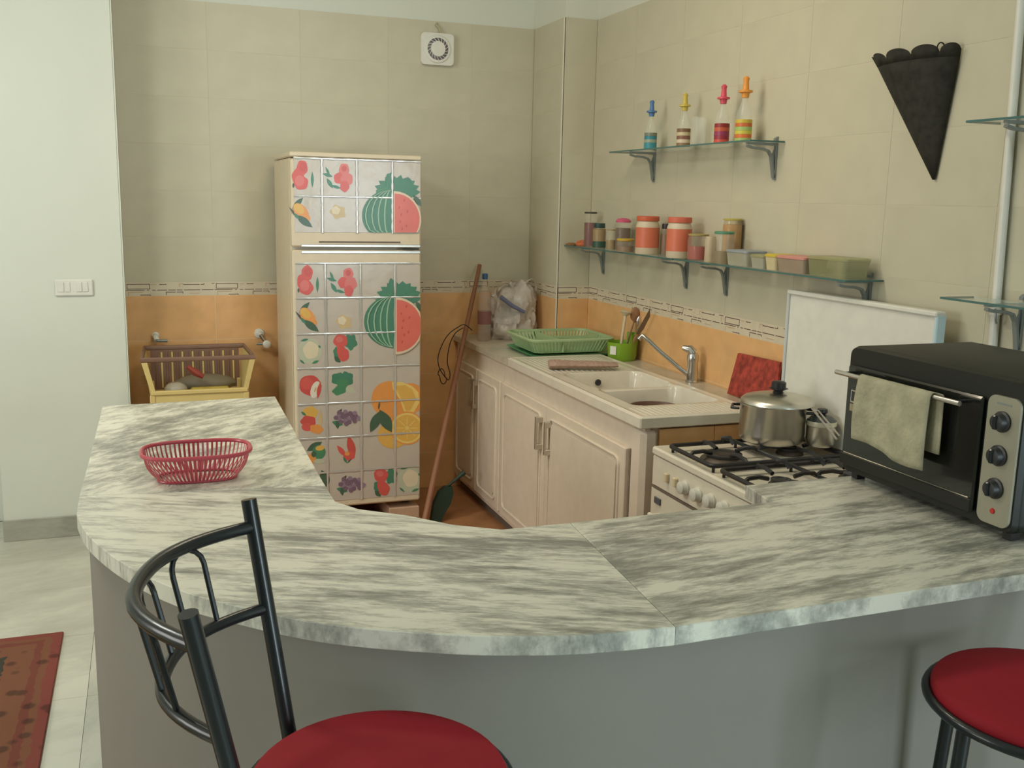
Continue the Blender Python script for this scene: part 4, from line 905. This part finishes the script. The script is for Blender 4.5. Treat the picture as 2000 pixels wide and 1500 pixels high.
MB().box(OX-0.016, OX-0.012, yd0, yd1, OZ0+0.022, OZ0+0.05, bev=0.002).build('door_frame', m_ovb, dr_)
MB().tube([(OX-0.013, yd0+.01, OZ0+0.051), (OX-0.013, yd1-.01, OZ0+0.051)], 0.0012, 6).build('door_trim', m_steel, dr_)
hz = OZ1-0.062; xh = OX-0.042
MB().tube([(xh, yd0+0.028, hz), (xh, yd1+0.004, hz)], 0.0055, 12).build('handle', m_chrome, dr_)
for y in (yd0+0.045, yd1-0.02): MB().tube([(xh, y, hz), (OX-0.010, y, hz)], 0.004, 8).build('handle_mount', m_black, dr_)
Mo = Matrix(((0, 0, -1, OX), (1, 0, 0, 0), (0, 1, 0, 0), (0, 0, 0, 1)))
MB().prism(rrect(OY0+0.008, OY0+0.088, OZ0+0.012, OZ1-0.035, 0.018), -0.001, 0.006, M=Mo).build('control_panel', m_panel, ov)
for px, py in ((1949, 823), (1939, 888), (1933, 952)):
    q = pix(px, py, 0, OX-0.012)
    k = MB().lathe([(0.021, 0), (0.021, 0.004), (0.017, 0.006), (0.015, 0.018), (0.006, 0.02)], (OX-0.006, OY0+0.048, q.z), 22, M=MY).build('knob', m_black, ov)
    MB().box(OX-0.030, OX-0.014, OY0+0.044, OY0+0.052, q.z-0.014, q.z+0.014, bev=0.002).build('grip', m_blackg, k)
MB().lathe([(0.006, 0), (0.005, 0.003)], (OX-0.006, OY0+0.048, OZ0+0.040), 12, M=MY).build('red_lamp', mat('red_lamp', (0.5, 0.03, 0.02), 0.4), ov)
MB().box(OX-0.0065, OX-0.0055, OY0+0.03, OY0+0.066, OZ1-0.052, OZ1-0.048).build('small_print', m_bracket, ov)
for x in (OX+0.03, OXB-0.03):
    for y in (OY0+0.03, OY1-0.03): MB().box(x-0.012, x+0.012, y-0.010, y+0.010, ZK+0.0005, OZ0+0.003).build('foot', m_black, ov)
xg = OX-0.0125
MB().box(xg-0.0006, xg+.0005, -3.405, -3.383, 1.160, 1.190).build('sticker_frame', mat('sticker_pale', (0.40, 0.37, 0.30), 0.5), dr_)
MB().box(xg-0.0012, xg, -3.402, -3.386, 1.164, 1.187).build('sticker_dark', m_blackg, dr_)
MB().box(xg-0.0012, xg, -3.418, -3.383, 1.140, 1.157).build('sticker_band', mat('sticker_gold', (0.30, 0.27, 0.17), 0.5), dr_)
# cloth hanging over the handle
m_cloth = mat('faded_dish_cloth', (0.37, 0.345, 0.235), 0.95, noise=0.22, nscale=16, bump=0.35, bscale=70)
cy0, cy1 = pix(1824, 775, 0, xh).y, pix(1683, 745, 0, xh).y
b = MB(); front = []; nU = 22
prof_ = []
zb0 = pix(1760, 888, 0, xh-0.01).z
for k in range(12): prof_.append((-0.010-0.004*math.sin(k/11*PI), hz-(hz-zb0)*(1-k/11)))
for k in range(1, 6): a = PI*k/6; prof_.append((-0.009*math.cos(a), hz+0.009*math.sin(a)))
for k in range(8): prof_.append((0.009+0.002*k/7, hz-0.12*k/7))
vs = []
for (dx, z) in prof_:
    for i in range(nU+1):
        t = i/nU; y = cy1+(cy0-cy1)*t; dn = max(0, (hz-z)/(hz-zb0)) if dx < 0 else 0
        back = 0.018 if dx > 0.001 else 0
        vs.append(Vector((xh+dx-0.004*dn*math.sin(t*9+1)-0.001*math.sin(t*23), y-back-0.006*dn*math.sin(2*t+z*9), z-(0.022*dn*t if dx < 0 else 0)+0.004*dn*math.sin(t*7)))) 
n2 = nU+1
b.add(vs, [(j*n2+i, j*n2+i+1, (j+1)*n2+i+1, (j+1)*n2+i) for j in range(len(prof_)-1) for i in range(nU)], 0, True)
cl = b.build('dish_cloth', m_cloth); tag(cl, 'faded yellowish dish cloth hanging over the toaster oven handle', 'cloth')
so = cl.modifiers.new('thickness', 'SOLIDIFY'); so.thickness = 0.0025; so.offset = 0

# ------------------------------------------------------------------ glass shelves
m_gls = mat('glass_shelf_sheet', (0.62, 0.74, 0.68), 0.08, alpha=0.35)
m_edge = mat('glass_shelf_edge', (0.06, 0.15, 0.14), 0.2)
def bracket(t, y, z, wall=-0.001):
    """triangular cantilever bracket below the glass"""
    b = MB(); W_ = 0.007
    arm = [(wall, z-0.004), (wall-0.13, z-0.004), (wall-0.135, z-0.010), (wall-0.125, z-0.016), (wall-0.06, z-0.019), (wall-0.034, z-0.028), (wall-0.022, z-0.06), (wall-0.012, z-0.125), (wall, z-0.135)]
    arm2 = [(wall, z-0.012), (wall-0.12, z-0.010)]
    M = Matrix(((1, 0, 0, 0), (0, 0, 1, y), (0, 1, 0, 0), (0, 0, 0, 1)))
    hol = [(wall-0.010, z-0.016), (wall-0.040, z-0.0135), (wall-0.018, z-0.034), (wall-0.010, z-0.085)]
    # outer flange as tube-like strips
    b.prism([(wall, z-0.135), (wall, z-0.002), (wall-0.008, z-0.002), (wall-0.008, z-0.135)], -W_, W_, M=M)
    cur = [(wall-0.008, z-0.128), (wall-0.016, z-0.085), (wall-0.024, z-0.050), (wall-0.036, z-0.032), (wall-0.060, z-0.025), (wall-0.105, z-0.022), (wall-0.128, z-0.016)]
    for i in range(len(cur)-1):
        a, c_ = Vector(cur[i]), Vector(cur[i+1]); d_ = (c_-a).normalized(); n_ = Vector((-d_.y, d_.x))*0.004
        b.prism([tuple(a+n_), tuple(c_+n_), tuple(c_-n_), tuple(a-n_)], -W_, W_, M=M)
    b.prism([(wall-0.008, z-0.002), (wall-0.13, z-0.002), (wall-0.13, z-0.010), (wall-0.008, z-0.012)], -W_, W_, M=M)
    b.prism([(wall-0.008, z-0.012), (wall-0.008, z-0.12), (wall-0.022, z-0.05)], -0.0015, 0.0015, M=M)
    b.prism([(wall, z+0.006), (wall, z+0.022), (wall-0.012, z+0.014), (wall-0.012, z+0.006)], -W_, W_, M=M)
    return b.build('bracket', m_bracket, t)
def shelf(y0, y1, z, bs, label, xw=-0.001):
    t = thing('glass_shelf', label, 'shelf', (-0.075, (y0+y1)/2, z), 'glass wall shelves')
    MB().box(-0.148, xw-0.002, y0+.002, y1-.002, z-0.003, z+0.003).build('glass_sheet', m_gls, t)
    b = MB().box(-0.150, -0.148, y0, y1, z-0.003, z+0.003).box(-0.148, xw-0.002, y0, y0+.002, z-0.003, z+0.003).box(-0.148, xw-.002, y1-.002, y1, z-0.003, z+0.003)
    b.build('glass_edge', m_edge, t)
    for y in bs: bracket(t, y, z)
    return t
ZU, ZL = 1.842, 1.384
shelf(-2.105, -0.929, ZU, (-1.105, -2.055), 'upper glass shelf holding four striped bottles')
shelf(-1.575, YP-0.003 if False else -0.422, ZL, (-0.604, -1.452), 'left lower glass shelf crowded with jars')
shelf(-2.69, -1.59, ZL, (-1.775, -2.63), 'right lower glass shelf with plastic food boxes')
shelf(-3.95, -3.125, 1.843, (-3.24, -3.85), 'upper glass shelf at the right edge, crossing the white pipe', xw=-0.030)
shelf(-3.95, -3.095, 1.372, (-3.24, -3.85), 'lower glass shelf at the right edge, above the toaster oven', xw=-0.030)
tag(MB().tube([(-0.026-0.15*0, -3.150, 0.98), (-0.026, -3.150, ZC-0.002)], 0.013, 14).build('white_pipe', m_white), 'white pipe running up the wall at the right edge', 'pipe') if False else None
pp_ = thing('white_pipe', 'white vertical pipe on the wall crossing the right-hand shelves', 'pipe', (-0.015, -3.15, 1.0))
pa_, pb_ = pix(1988, 90, 0, -0.015), pix(1942, 640, 0, -0.015); dv_ = (pa_-pb_)/(pa_.z-pb_.z)
at_ = lambda z: pb_+dv_*(z-pb_.z)
MB().tube([at_(0.99), at_(1.9), at_(ZC-0.002)], 0.012, 14).build('pipe_tube', m_white, pp_)
MB().lathe([(0.0155, 1.330), (0.0155, 1.350)], (at_(1.34).x, at_(1.34).y, 0), 14).build('pipe_clip', m_white, pp_)
MB().tube(bez(at_(1.345)+Vector((-.014, -.01, 0)), at_(1.345)+Vector((-.03, -.03, .01)), at_(1.32)+Vector((-.03, -.03, -.01)), at_(1.31)+Vector((-.014, -.02, 0))), 0.003, 6).build('hook', m_bracket, pp_)

# striped bottles on the upper shelf
def bottle(px, cols, cap, label, w_=30, htpx=0, scale=1.0):
    q = pix(px, 285, 0, -0.085); y = q.y; z = ZU+0.0035
    t = thing('striped_bottle', label, 'bottle', (-0.085, y, z), 'striped sand bottles on the upper shelf')
    R_ = 0.0275*scale; H = 0.21*scale
    MB().lathe([(R_, z), (R_, z+.078*scale), (R_*.92, z+.092*scale), (R_*.45, z+.125*scale), (R_*.36, z+.135*scale), (R_*.36, z+.150*scale)], (-0.085, y, 0), 22).build('bottle_glass', mat('bottle_glass', (0.75, 0.78, 0.70), 0.06, alpha=0.18), t)
    hh = 0.072*scale/len(cols)
    for i, c_ in enumerate(cols):
        MB().lathe([(R_+0.0004, z+hh*i+.0005), (R_+0.0004, z+hh*(i+1))], (-0.085, y, 0), 22).build('stripe', mat('stripe_%d_%d_%d' % c_, s(*c_), 0.45), t)
    MB().lathe([(R_*.42, z+.143*scale), (R_*.5, z+.158*scale), (R_*.85, z+.160*scale), (R_*.85, z+.166*scale), (R_*.4, z+.169*scale), (R_*.33, z+.195*scale), (R_*.40, z+.205*scale), (R_*.2, z+.212*scale)], (-0.085, y, 0), 18).build('spout_cap', mat('cap_%d_%d_%d' % cap, s(*cap), 0.4), t)
bottle(1270, [(60, 140, 150), (60, 140, 150), (150, 160, 140), (50, 130, 148), (120, 128, 110)], (80, 120, 170), 'blue and teal striped bottle with a blue spout, far left on the upper shelf')
bottle(1334, [(140, 110, 80), (205, 190, 165), (130, 90, 75), (200, 185, 150), (125, 95, 70)], (200, 180, 80), 'brown and white striped bottle with a yellow spout', scale=1.02)
bottle(1408, [(205, 80, 65), (150, 45, 65), (150, 55, 95), (195, 90, 60), (145, 45, 45)], (215, 80, 100), 'dark red striped bottle with a pink spout', scale=1.05)
bottle(1450, [(165, 185, 110), (210, 110, 45), (205, 190, 70), (160, 185, 105), (205, 105, 50), (200, 175, 60)], (225, 150, 60), 'orange and yellow striped bottle with an orange spout', scale=1.12)
gy = pix(1366, 280, 0, -0.05).y
tag(MB().lathe([(0.028, ZU+.0035), (0.032, ZU+.12), (0.031, ZU+.12), (0.027, ZU+.010), (0.005, ZU+.009)], (-0.055, gy, 0), 22).build('drinking_glass', m_clear), 'clear drinking glass on the upper shelf behind the brown striped bottle', 'glass')

# jars on the lower shelves
def jar(px, w_px, top_py, x, body, lid, label, cat='jar', content=None, fill=0.6, dome=False, lidh=0.014, name='jar', lab=None, lidr=0.95):
    q0, q1 = pix(px-w_px/2, 480, 0, x), pix(px+w_px/2, 480, 0, x)
    y = (q0.y+q1.y)/2; R_ = abs((pix(px-w_px/2, 480, 1, y)-pix(px+w_px/2, 480, 1, y)).length)/2*0.97
    top = pix(px, top_py, 1, y).z; z = ZL+0.0035; h = top-z-lidh
    t = thing(name, label, cat, (x, y, z), 'jars on the lower shelf')
    MB().lathe([(R_*.94, z), (R_, z+.006), (R_, z+h*.86), (R_*.9, z+h*.95), (R_*.85, z+h)], (x, y, 0), 24).build('jar_body', body, t)
    if content: MB().lathe([(R_*.92, z+.003), (R_*.94, z+h*fill)], (x, y, 0), 20).build('contents', content, t)
    if lab:
        for (m_, a, c_) in lab: MB().lathe([(R_*1.01, z+h*a), (R_*1.01, z+h*c_)], (x, y, 0), 24, cap0=False, cap1=False).build('jar_label', m_, t)
    if lid:
        if dome: MB().lathe([(R_*lidr, z+h), (R_*lidr*1.02, z+h+lidh*.35), (R_*lidr*.8, z+h+lidh*.8), (R_*.3, z+h+lidh)], (x, y, 0), 24).build('jar_lid', lid, t)
        else: MB().lathe([(R_*lidr, z+h-.001), (R_*lidr*1.02, z+h+.002), (R_*lidr*1.02, z+h+lidh-.002), (R_*lidr*.95, z+h+lidh)], (x, y, 0), 24).build('jar_lid', lid, t)
    return t
gl = mat('jar_glass', (0.72, 0.66, 0.52), 0.08, alpha=0.16)
jm = lambda n_, c_, r_=0.45: mat(n_, s(*c_), r_)
jar(1152, 24, 414, -0.07, gl, jm('dark_cap', (60, 62, 55)), 'tall jar with a black lid and dark red contents', content=jm('dark_red_sauce', (112, 38, 52)), fill=0.72, lidh=0.007)
jar(1170, 25, 436, -0.115, gl, jm('teal_cap', (45, 70, 68)), 'small jar with a dark teal lid and a green label', content=jm('brown_spice', (150, 120, 70)), fill=.95, lidh=0.022, lab=[(jm('green_label', (55, 85, 70)), .05, .35)], lidr=0.8)
jar(1193, 18, 448, -0.115, gl, jm('cork_lid', (160, 140, 100)), 'narrow clear spice jar with a pale lid', content=jm('ochre_spice', (150, 125, 75)), fill=.5, lidh=0.004)
jar(1216, 29, 426, -0.075, gl, jm('pink_cap', (205, 90, 125)), 'jar of brown powder with a domed pink lid', content=jm('cocoa', (88, 62, 50)), fill=.80, dome=True, lidh=0.020)
jar(1222, 32, 466, -0.128, gl, jm('mustard_lid', (195, 160, 50)), 'low container with a mustard yellow lid in front of the pink-lidded jar', 'container', content=jm('dusty_contents', (135, 105, 80)), fill=.5, lidh=0.009, lidr=1.0)
wht = jm('milky_plastic', (205, 190, 165)); org = jm('orange_label', (206, 112, 84)); orl = jm('orange_lid', (200, 98, 66))
jar(1264, 42, 422, -0.105, wht, orl, 'large orange and white canister, left of the pair', 'canister', lidh=0.020, lab=[(org, .20, .80)], name='canister')
jar(1326, 44, 424, -0.105, wht, jm('orange_lid2', (208, 104, 82)), 'large orange and white canister, right of the pair', 'canister', lidh=0.022, lab=[(org, .20, .82)], name='canister')
jar(1299, 18, 437, -0.032, gl, jm('black_cap', (45, 38, 48)), 'small bottle with a black cap between the two orange canisters', 'bottle', content=jm('brown_sauce', (120, 80, 60)), fill=.8, lidh=0.022, name='spice_bottle', lidr=.75)
jar(1364, 38, 457, -0.085, gl, jm('gold_lid', (165, 150, 90)), 'wide jar with a gold lid and something red inside', content=jm('red_contents', (165, 55, 52)), fill=.55, lidh=0.006)
jar(1388, 20, 462, -0.105, jm('beige_plastic', (185, 168, 140)), None, 'plain beige plastic cup beside the gold-lidded jar', 'cup', lidh=0.0, name='plastic_cup')
jar(1414, 36, 452, -0.113, gl, jm('green_lid', (88, 140, 110)), 'jar with a green lid half full of olive-brown contents', content=jm('olive_contents', (125, 105, 65)), fill=.42, lidh=0.009)
jar(1429, 34, 427, -0.039, mat('amber_jar', (0.60, 0.45, 0.22), 0.1, alpha=0.3), jm('yellow_ring_lid', (180, 165, 75)), 'tall amber jar with a yellow lid behind the green-lidded jar', content=jm('orange_contents', (190, 140, 90)), fill=.9, lidh=0.006)
# orange packets at the left end
b = MB(); q = pix(1136, 470, 0, -0.09)
rs = []
for h_, k in ((0.0, .9), (0.008, 1.05), (0.016, .85), (0.024, .4)):
    rs.append([Vector((-0.09+0.028*k*math.cos(t)*(1+.25*mn.noise(Vector((math.cos(t)*3, math.sin(t)*3, h_*60)))), q.y+0.036*k*math.sin(t), ZL+.0035+h_*(1+.3*math.sin(3*t)))) for t in [2*PI*j/18 for j in range(18)]])
b.ring(rs, smooth=False); tag(b.build('snack_packet', mat('orange_foil', s(196, 104, 66), 0.35, noise=0.35, nscale=90)), 'small crumpled orange packet at the left end of the jar shelf', 'packet')
q = pix(1100, 475, 0, -0.10); ya = min(q.y, -0.44)
b = MB(); b.ring([[Vector((-0.12+0.03*k*math.cos(t), ya+0.02*k*math.sin(t), ZL+.0035+h_)) for t in [2*PI*j/10 for j in range(10)]] for h_, k in ((0, 1), (.006, 1.05), (.012, .5))], smooth=False)
tag(b.build('folded_wrapper', mat('brown_wrapper', s(150, 105, 70), 0.5)), 'small brown folded wrapper on the far left tip of the jar shelf', 'wrapper')
# food boxes
def fbox(px0, px1, top_py, x0, x1, bodym, lidm, label, lidh=0.010):
    xm = (x0+x1)/2; y0 = pix(px1, 510, 0, xm).y; y1 = pix(px0, 510, 0, xm).y; z = ZL+.0035
    top = pix((px0+px1)/2, top_py, 0, xm).z
    t = thing('food_box', label, 'container', (xm, (y0+y1)/2, z), 'plastic food boxes on the right lower shelf')
    MB().ring([rr3(x0+.008, x1-.008, y0+.008, y1-.008, .012, z), rr3(x0+.002, x1-.002, y0+.002, y1-.002, .014, top-lidh)], smooth=False).build('box_body', bodym, t)
    MB().ring([rr3(x0, x1, y0, y1, .015, top-lidh+.0005), rr3(x0, x1, y0, y1, .015, top-.003), rr3(x0+.006, x1-.006, y0+.006, y1-.006, .012, top)], smooth=False).build('box_lid', lidm, t)
cb_ = mat('cloudy_box_plastic', (0.60, 0.58, 0.46), 0.25, alpha=0.55)
fbox(1436, 1478, 488, -0.13, -0.03, cb_, jm('blue_grey_lid', (150, 155, 160)), 'small box with a pale blue lid right of the green-lidded jar')
fbox(1482, 1510, 497, -0.13, -0.04, cb_, mat('clear_lid', s(175, 170, 125), .3, alpha=0.7), 'small clear box with an olive tinted lid between blue and yellow lids')
fbox(1513, 1537, 496, -0.13, -0.03, jm('white_tub', (205, 190, 150)), jm('yellow_lid', (205, 180, 60)), 'small white tub with a yellow lid')
fbox(1539, 1596, 500, -0.14, -0.03, mat('pinkish_box', s(175, 155, 135), .3, alpha=.75), jm('pink_lid', (205, 140, 130)), 'flat box with a pink lid')
fbox(1600, 1678, 502, -0.14, -0.03, mat('greenish_box', s(168, 168, 125), .25, alpha=.5), mat('greenish_lid', s(170, 170, 120), .3, alpha=.6), 'long clear greenish box at the right end of the shelf')

# ------------------------------------------------------------------ dark cone wall holder
m_cone = mat('dark_patina_metal', (0.030, 0.028, 0.022), 0.8, 0.0, spec=0.25, noise=0.3, nscale=40)
ap = pix(1812, 355, 0, -0.03); L0 = pix(1722, 135, 0, -0.012); R0 = pix(1872, 108, 0, -0.012)
cn = thing('wall_cone', 'dark metal cone-shaped wall holder with a scalloped rim', 'wall decoration', (-0.03, ap.y, ap.z))
b = MB(); NN = 28; rows = []
yc = (L0.y+R0.y)/2; hw = abs(L0.y-R0.y)/2; zt_ = (L0.z+R0.z)/2
def cone_pt(k, v, r=1.0):   # k 0..1 across, v 0..1 up
    t = PI*k; y = yc+hw*math.cos(t)*v+(ap.y-yc)*(1-v); x = -0.006-0.075*math.sin(t)*v*r; return Vector((x, y, ap.z+(zt_-ap.z)*v))
for v in (0.02, 0.25, 0.5, 0.75, 0.92, 1.0): rows.append([cone_pt(i/NN, v) for i in range(NN+1)])
sc_ = []
for i in range(NN+1):
    k = i/NN; u = (k*5) % 1.0; h_ = 0.030*math.sqrt(max(0, 1-(2*u-1)**2)) if 0 < k < 1 else 0
    p_ = cone_pt(k, 1.0+h_/(zt_-ap.z)); p_.x -= 0.02*h_/0.03; sc_.append(p_)
NN2 = 100
b.ring(rows, close=False, cap0=False, cap1=False)
co = b.build('cone_sheet', m_cone, cn); so = co.modifiers.new('t', 'SOLIDIFY'); so.thickness = 0.002
b = MB(); lo_, hi_ = [], []
for i in range(NN2+1):
    k = i/NN2; u = (k*5) % 1.0; h_ = 0.012+0.024*math.sqrt(max(0, 1-(2*u-1)**2)) if 0 < i < NN2 else 0.020
    p_ = cone_pt(k, 0.995); lo_.append(p_); p2 = cone_pt(k, 1.0+h_/(zt_-ap.z)); p2.x -= 0.1*h_; hi_.append(p2)
b.ring([lo_, hi_], close=False, cap0=False, cap1=False); co = b.build('scalloped_rim', m_cone, cn); so = co.modifiers.new('t', 'SOLIDIFY'); so.thickness = 0.002
MB().box(-0.004, -0.001, yc-hw*.9, yc+hw*.9, zt_-0.03, zt_).build('back_strap', m_cone, cn)
hk = pix(1845, 80, 0, -0.01)
MB().tube(bez((-0.006, hk.y+0.03, zt_+0.005), (-0.02, hk.y+0.03, hk.z+0.01), (-0.02, hk.y-0.015, hk.z+0.012), (-0.006, hk.y-0.012, zt_), 12), 0.0022, 6).build('hanging_loop', m_cone, cn)

# ------------------------------------------------------------------ switch, fan, taps
t = thing('light_switch', 'white double light switch on the painted wall', 'switch', (-2.5, STY, 1.22))
q0, q1 = pix(106, 546, 1, STY-.012), pix(183, 578, 1, STY-.012)
MB().box(q0.x, q1.x, STY-.012, STY-.0005, q1.z, q0.z, bev=0.005).build('plate', m_white, t)
for a, c_ in ((112, 124.5), (126.5, 137), (149, 160), (161, 172)):
    x0, x1 = pix(a, 562, 1, STY-.014).x, pix(c_, 562, 1, STY-.014).x; z1_, z0_ = pix(140, 551, 1, STY-.014).z, pix(140, 570, 1, STY-.014).z
    MB().box(x0, x1, STY-.0155, STY-.012, z0_, z1_, bev=0.0012).build('rocker', m_white, t)
fx = thing('extractor_fan', 'square white extractor fan high on the tiled back wall', 'fan', (-0.73, 0, 2.38))
q0, q1 = pix(823, 62, 1, -0.03), pix(886, 129, 1, -0.03)
M = Matrix(((1, 0, 0, 0), (0, 0, -1, 0), (0, 1, 0, 0), (0, 0, 0, 1)))
MB().prism(rrect(q0.x, q1.x, q1.z, q0.z, 0.02), 0.0005, 0.03, M=M).build('fan_housing', m_white, fx)
fc = ((q0.x+q1.x)/2, (q0.z+q1.z)/2); RM = Matrix.Rotation(PI/2, 4, 'X')
MB().lathe([(0.072, .03), (0.068, .036), (0.060, .037)], (fc[0], 0, fc[1]), 36, M=RM, cap0=False).build('grille_disc', m_white, fx)
MB().lathe([(0.056, .0372), (0.054, .0382)], (fc[0], 0, fc[1]), 36, M=RM).build('dark_opening', mat('fan_dark', (0.13, 0.12, 0.13), 0.5), fx)
MB().lathe([(0.040, .0384), (0.038, .046), (0.010, .047)], (fc[0], 0, fc[1]), 30, M=RM).build('hub_cover', m_white, fx)
for i in range(18):
    a = 2*PI*i/18; c_, s_ = math.cos(a), math.sin(a); c2_, s2_ = math.cos(a+.25), math.sin(a+.25)
    MB().tube([(fc[0]+.038*c_, -.041, fc[1]+.038*s_), (fc[0]+.057*c2_, -.040, fc[1]+.057*s2_)], 0.0017, 5).build('fan_fin', m_white, fx)
b = MB().tube([(fc[0]+.02, -0.02, q0.z-0.002), (fc[0]+.012, -0.014, q0.z+.03), (fc[0]-.004, -0.012, q0.z+.042), (fc[0]+0.004, -.003, q0.z+.052)], 0.006, 8)
b.build('power_cable', mat('yellowed_cable', (0.42, 0.38, 0.24), .6), fx)
def tap(px, py, cap, label, ph):
    q = pix(px, py, 1, -0.02); t = thing('wall_tap', label, 'tap', (q.x, -0.001, q.z), 'washing machine taps on the back wall')
    MB().lathe([(0.026 if cap else .018, .0005), (0.024 if cap else .018, .008), (0.012, .010), (0.011, .05)], (q.x, 0, q.z), 20, M=RM).build('wall_flange', m_white, t)
    if cap:
        q2 = pix(px+14, py+20, 1, -0.06)
        MB().tube([(q.x, -.045, q.z), (q2.x, -.052, q2.z)], 0.010, 10).build('tap_body', m_chrome, t)
        MB().lathe([(0.018, .05), (0.020, .055), (0.020, .068), (0.014, .072)], (q2.x, 0, q2.z), 22, M=RM).build('tap_wheel', m_white, t)
        MB().tube([(q2.x, -.052, q2.z), (q2.x-.05, -.045, q2.z)], 0.006, 8).build('spout', m_bracket, t)
    else:
        MB().tube([(q.x, -.03, q.z), (q.x+.005, -.05, q.z-.02)], 0.014, 10).build('tap_body', m_white, t)
        MB().tube([(q.x+.005, -.05, q.z-.02), (q.x+.055, -.05, q.z-.022)], 0.008, 10).build('spout', m_bracket, t)
tap(304, 656, False, 'small wall tap with a grey spout, left above the crates', 0)
tap(507, 652, True, 'wall tap with a round white wheel beside the refrigerator', 0)

# ------------------------------------------------------------------ storage crates
m_yel = mat('yellow_crate_plastic', (0.66, 0.51, 0.20), 0.45); m_brn = mat('brown_crate_rim', (0.22, 0.125, 0.085), 0.5)
YC0, YC1 = -0.52, -0.13
cr = thing('storage_crate', 'yellow plastic storage rack with brown-rimmed open-front bins', 'crate', (-1.98, -0.32, 0))
def P2(px, py): return pix(px, py, 1, YC0)
TL, TR, BL, BR = P2(277, 703), P2(496, 692), P2(290, 765), P2(491, 752)
zt2 = (TL.z+TR.z)/2; zb2 = (BL.z+BR.z)/2-0.01
xl, xr = TL.x, TR.x
tops = [(xl, YC0), (xr, YC0), (xr-0.02, YC1), (xl+0.02, YC1)]
xlb, xrb = xl+0.035, xr-0.035
fr_ = MB()
fr_.tube([(xl, YC0, zt2-0.008), (xr, YC0, zt2-0.008), (xr-0.012, YC1, zt2-0.008), (xl+0.012, YC1, zt2-0.008)], 0.012, 8, closed=True)
fr_.build('rim', m_brn, cr)
# front posts and lip
for a0, a1, b0, b1 in ((xl-.003, xl+.022, xlb-.003, xlb+.018), (xr-.022, xr+.003, xrb-.018, xrb+.003)):
    MB().ring([[Vector((b0, YC0-.012, zb2)), Vector((b1, YC0-.012, zb2)), Vector((b1, YC0+.008, zb2)), Vector((b0, YC0+.008, zb2))], [Vector((a0, YC0-.012, zt2-.018)), Vector((a1, YC0-.012, zt2-.018)), Vector((a1, YC0+.008, zt2-.018)), Vector((a0, YC0+.008, zt2-.018))]], smooth=False).build('front_post', m_yel, cr)
MB().box(xlb-.003, xrb+.003, YC0-.014, YC0+.008, zb2-.014, zb2+.006, bev=.004).build('front_lip', m_yel, cr)
for xx, xb, sg in ((xl, xlb, 1), (xr, xrb, -1)):
    MB().ring([[Vector((xb, YC0+.01, zb2-.06)), Vector((xb+.004*sg, YC0+.01, zb2-.06)), Vector((xb+.004*sg, YC1, zb2-.06)), Vector((xb, YC1, zb2-.06))], [Vector((xx+.008*sg, YC0+.01, zt2-.016)), Vector((xx+.012*sg, YC0+.01, zt2-.016)), Vector((xx+.02*sg, YC1, zt2-.016)), Vector((xx+.016*sg, YC1, zt2-.016))]], smooth=False).build('side_panel', m_yel, cr)
MB().box(xlb+.002, xrb-.002, YC1-.004, YC1, zb2-.06, zt2-.018).build('back_panel', m_brn, cr)
for i in range(16):
    x = xlb+.03+(xrb-xlb-.06)*i/15
    MB().box(x-.004, x+.004, YC1-.008, YC1-.004, zb2-.05, zt2-.03).build('back_rib', m_yel if i % 2 else m_brn, cr)
MB().box(xlb, xrb, YC0+.002, YC1, zb2-.066, zb2-.06).build('bin_floor', m_yel, cr)
MB().box(xlb+.012, xrb-.012, YC0-.005, YC0+.002, zb2-.17, zb2-.014, bev=.002).build('front_apron', m_yel, cr)
for x in (xlb+.004, xrb-.004):
    for y in (YC0, YC1-.012): MB().box(x-.012, x+.012, y-.010, y+.010, 0.0, zb2-.014, bev=.003).build('upright', m_yel, cr)
MB().box(xlb-.005, xrb+.005, YC0-.014, YC1, 0.30, 0.31).box(xlb-.005, xrb+.005, YC0-.018, YC0-.008, 0.30, 0.36, bev=.003).build('lower_bin', m_yel, cr)
zf = zb2-.058
def lump(name, px, py, y, rx, ry, rz, m_, label, cat):
    q = pix(px, py, 1, y); rs = []
    for i in range(1, 8):
        a = PI*i/8; rs.append([Vector((q.x+rx*math.sin(a)*math.cos(t)*(1+.15*mn.noise(Vector((math.cos(t)*2, math.sin(t)*2, a*2)))), y+ry*math.sin(a)*math.sin(t), zf+.002+rz*(1-math.cos(a)))) for t in [2*PI*j/16 for j in range(16)]])
    tag(MB().ring(rs).build(name, m_), label, cat)
lump('white_bundle', 343, 752, -0.42, .055, .05, .042, jm('grey_white_cloth', (170, 162, 145)), 'crumpled white bundle at the left inside the yellow crate', 'bundle')
lump('grey_bag', 400, 735, -0.27, .15, .07, .045, mat('grey_translucent_bag', s(120, 110, 90), .6), 'grey bag at the back of the yellow crate', 'bag')
MBs = MB(); y_ = -0.44; q0, q1 = pix(372, 750, 1, y_), pix(448, 746, 1, y_)
MBs.box(q0.x, q1.x, y_-.02, y_+.02, zf+.03, zf+.058, bev=.008); tag(MBs.build('yellow_packet', mat('yellow_packet', s(172, 150, 58), .5, noise=.15, nscale=30)), 'yellow packet lying at the front of the yellow crate', 'packet')
MBs = MB(); y_ = -0.40; a, c_, d_ = pix(366, 716, 1, y_), pix(383, 728, 1, y_), pix(397, 736, 1, y_)
MBs.tube([a, c_, d_], [.010, .018, .012], 8); tag(MBs.build('red_peg', mat('red_thing', s(150, 62, 48), .5)), 'small red plastic scoop lying on the bag in the crate', 'scoop')
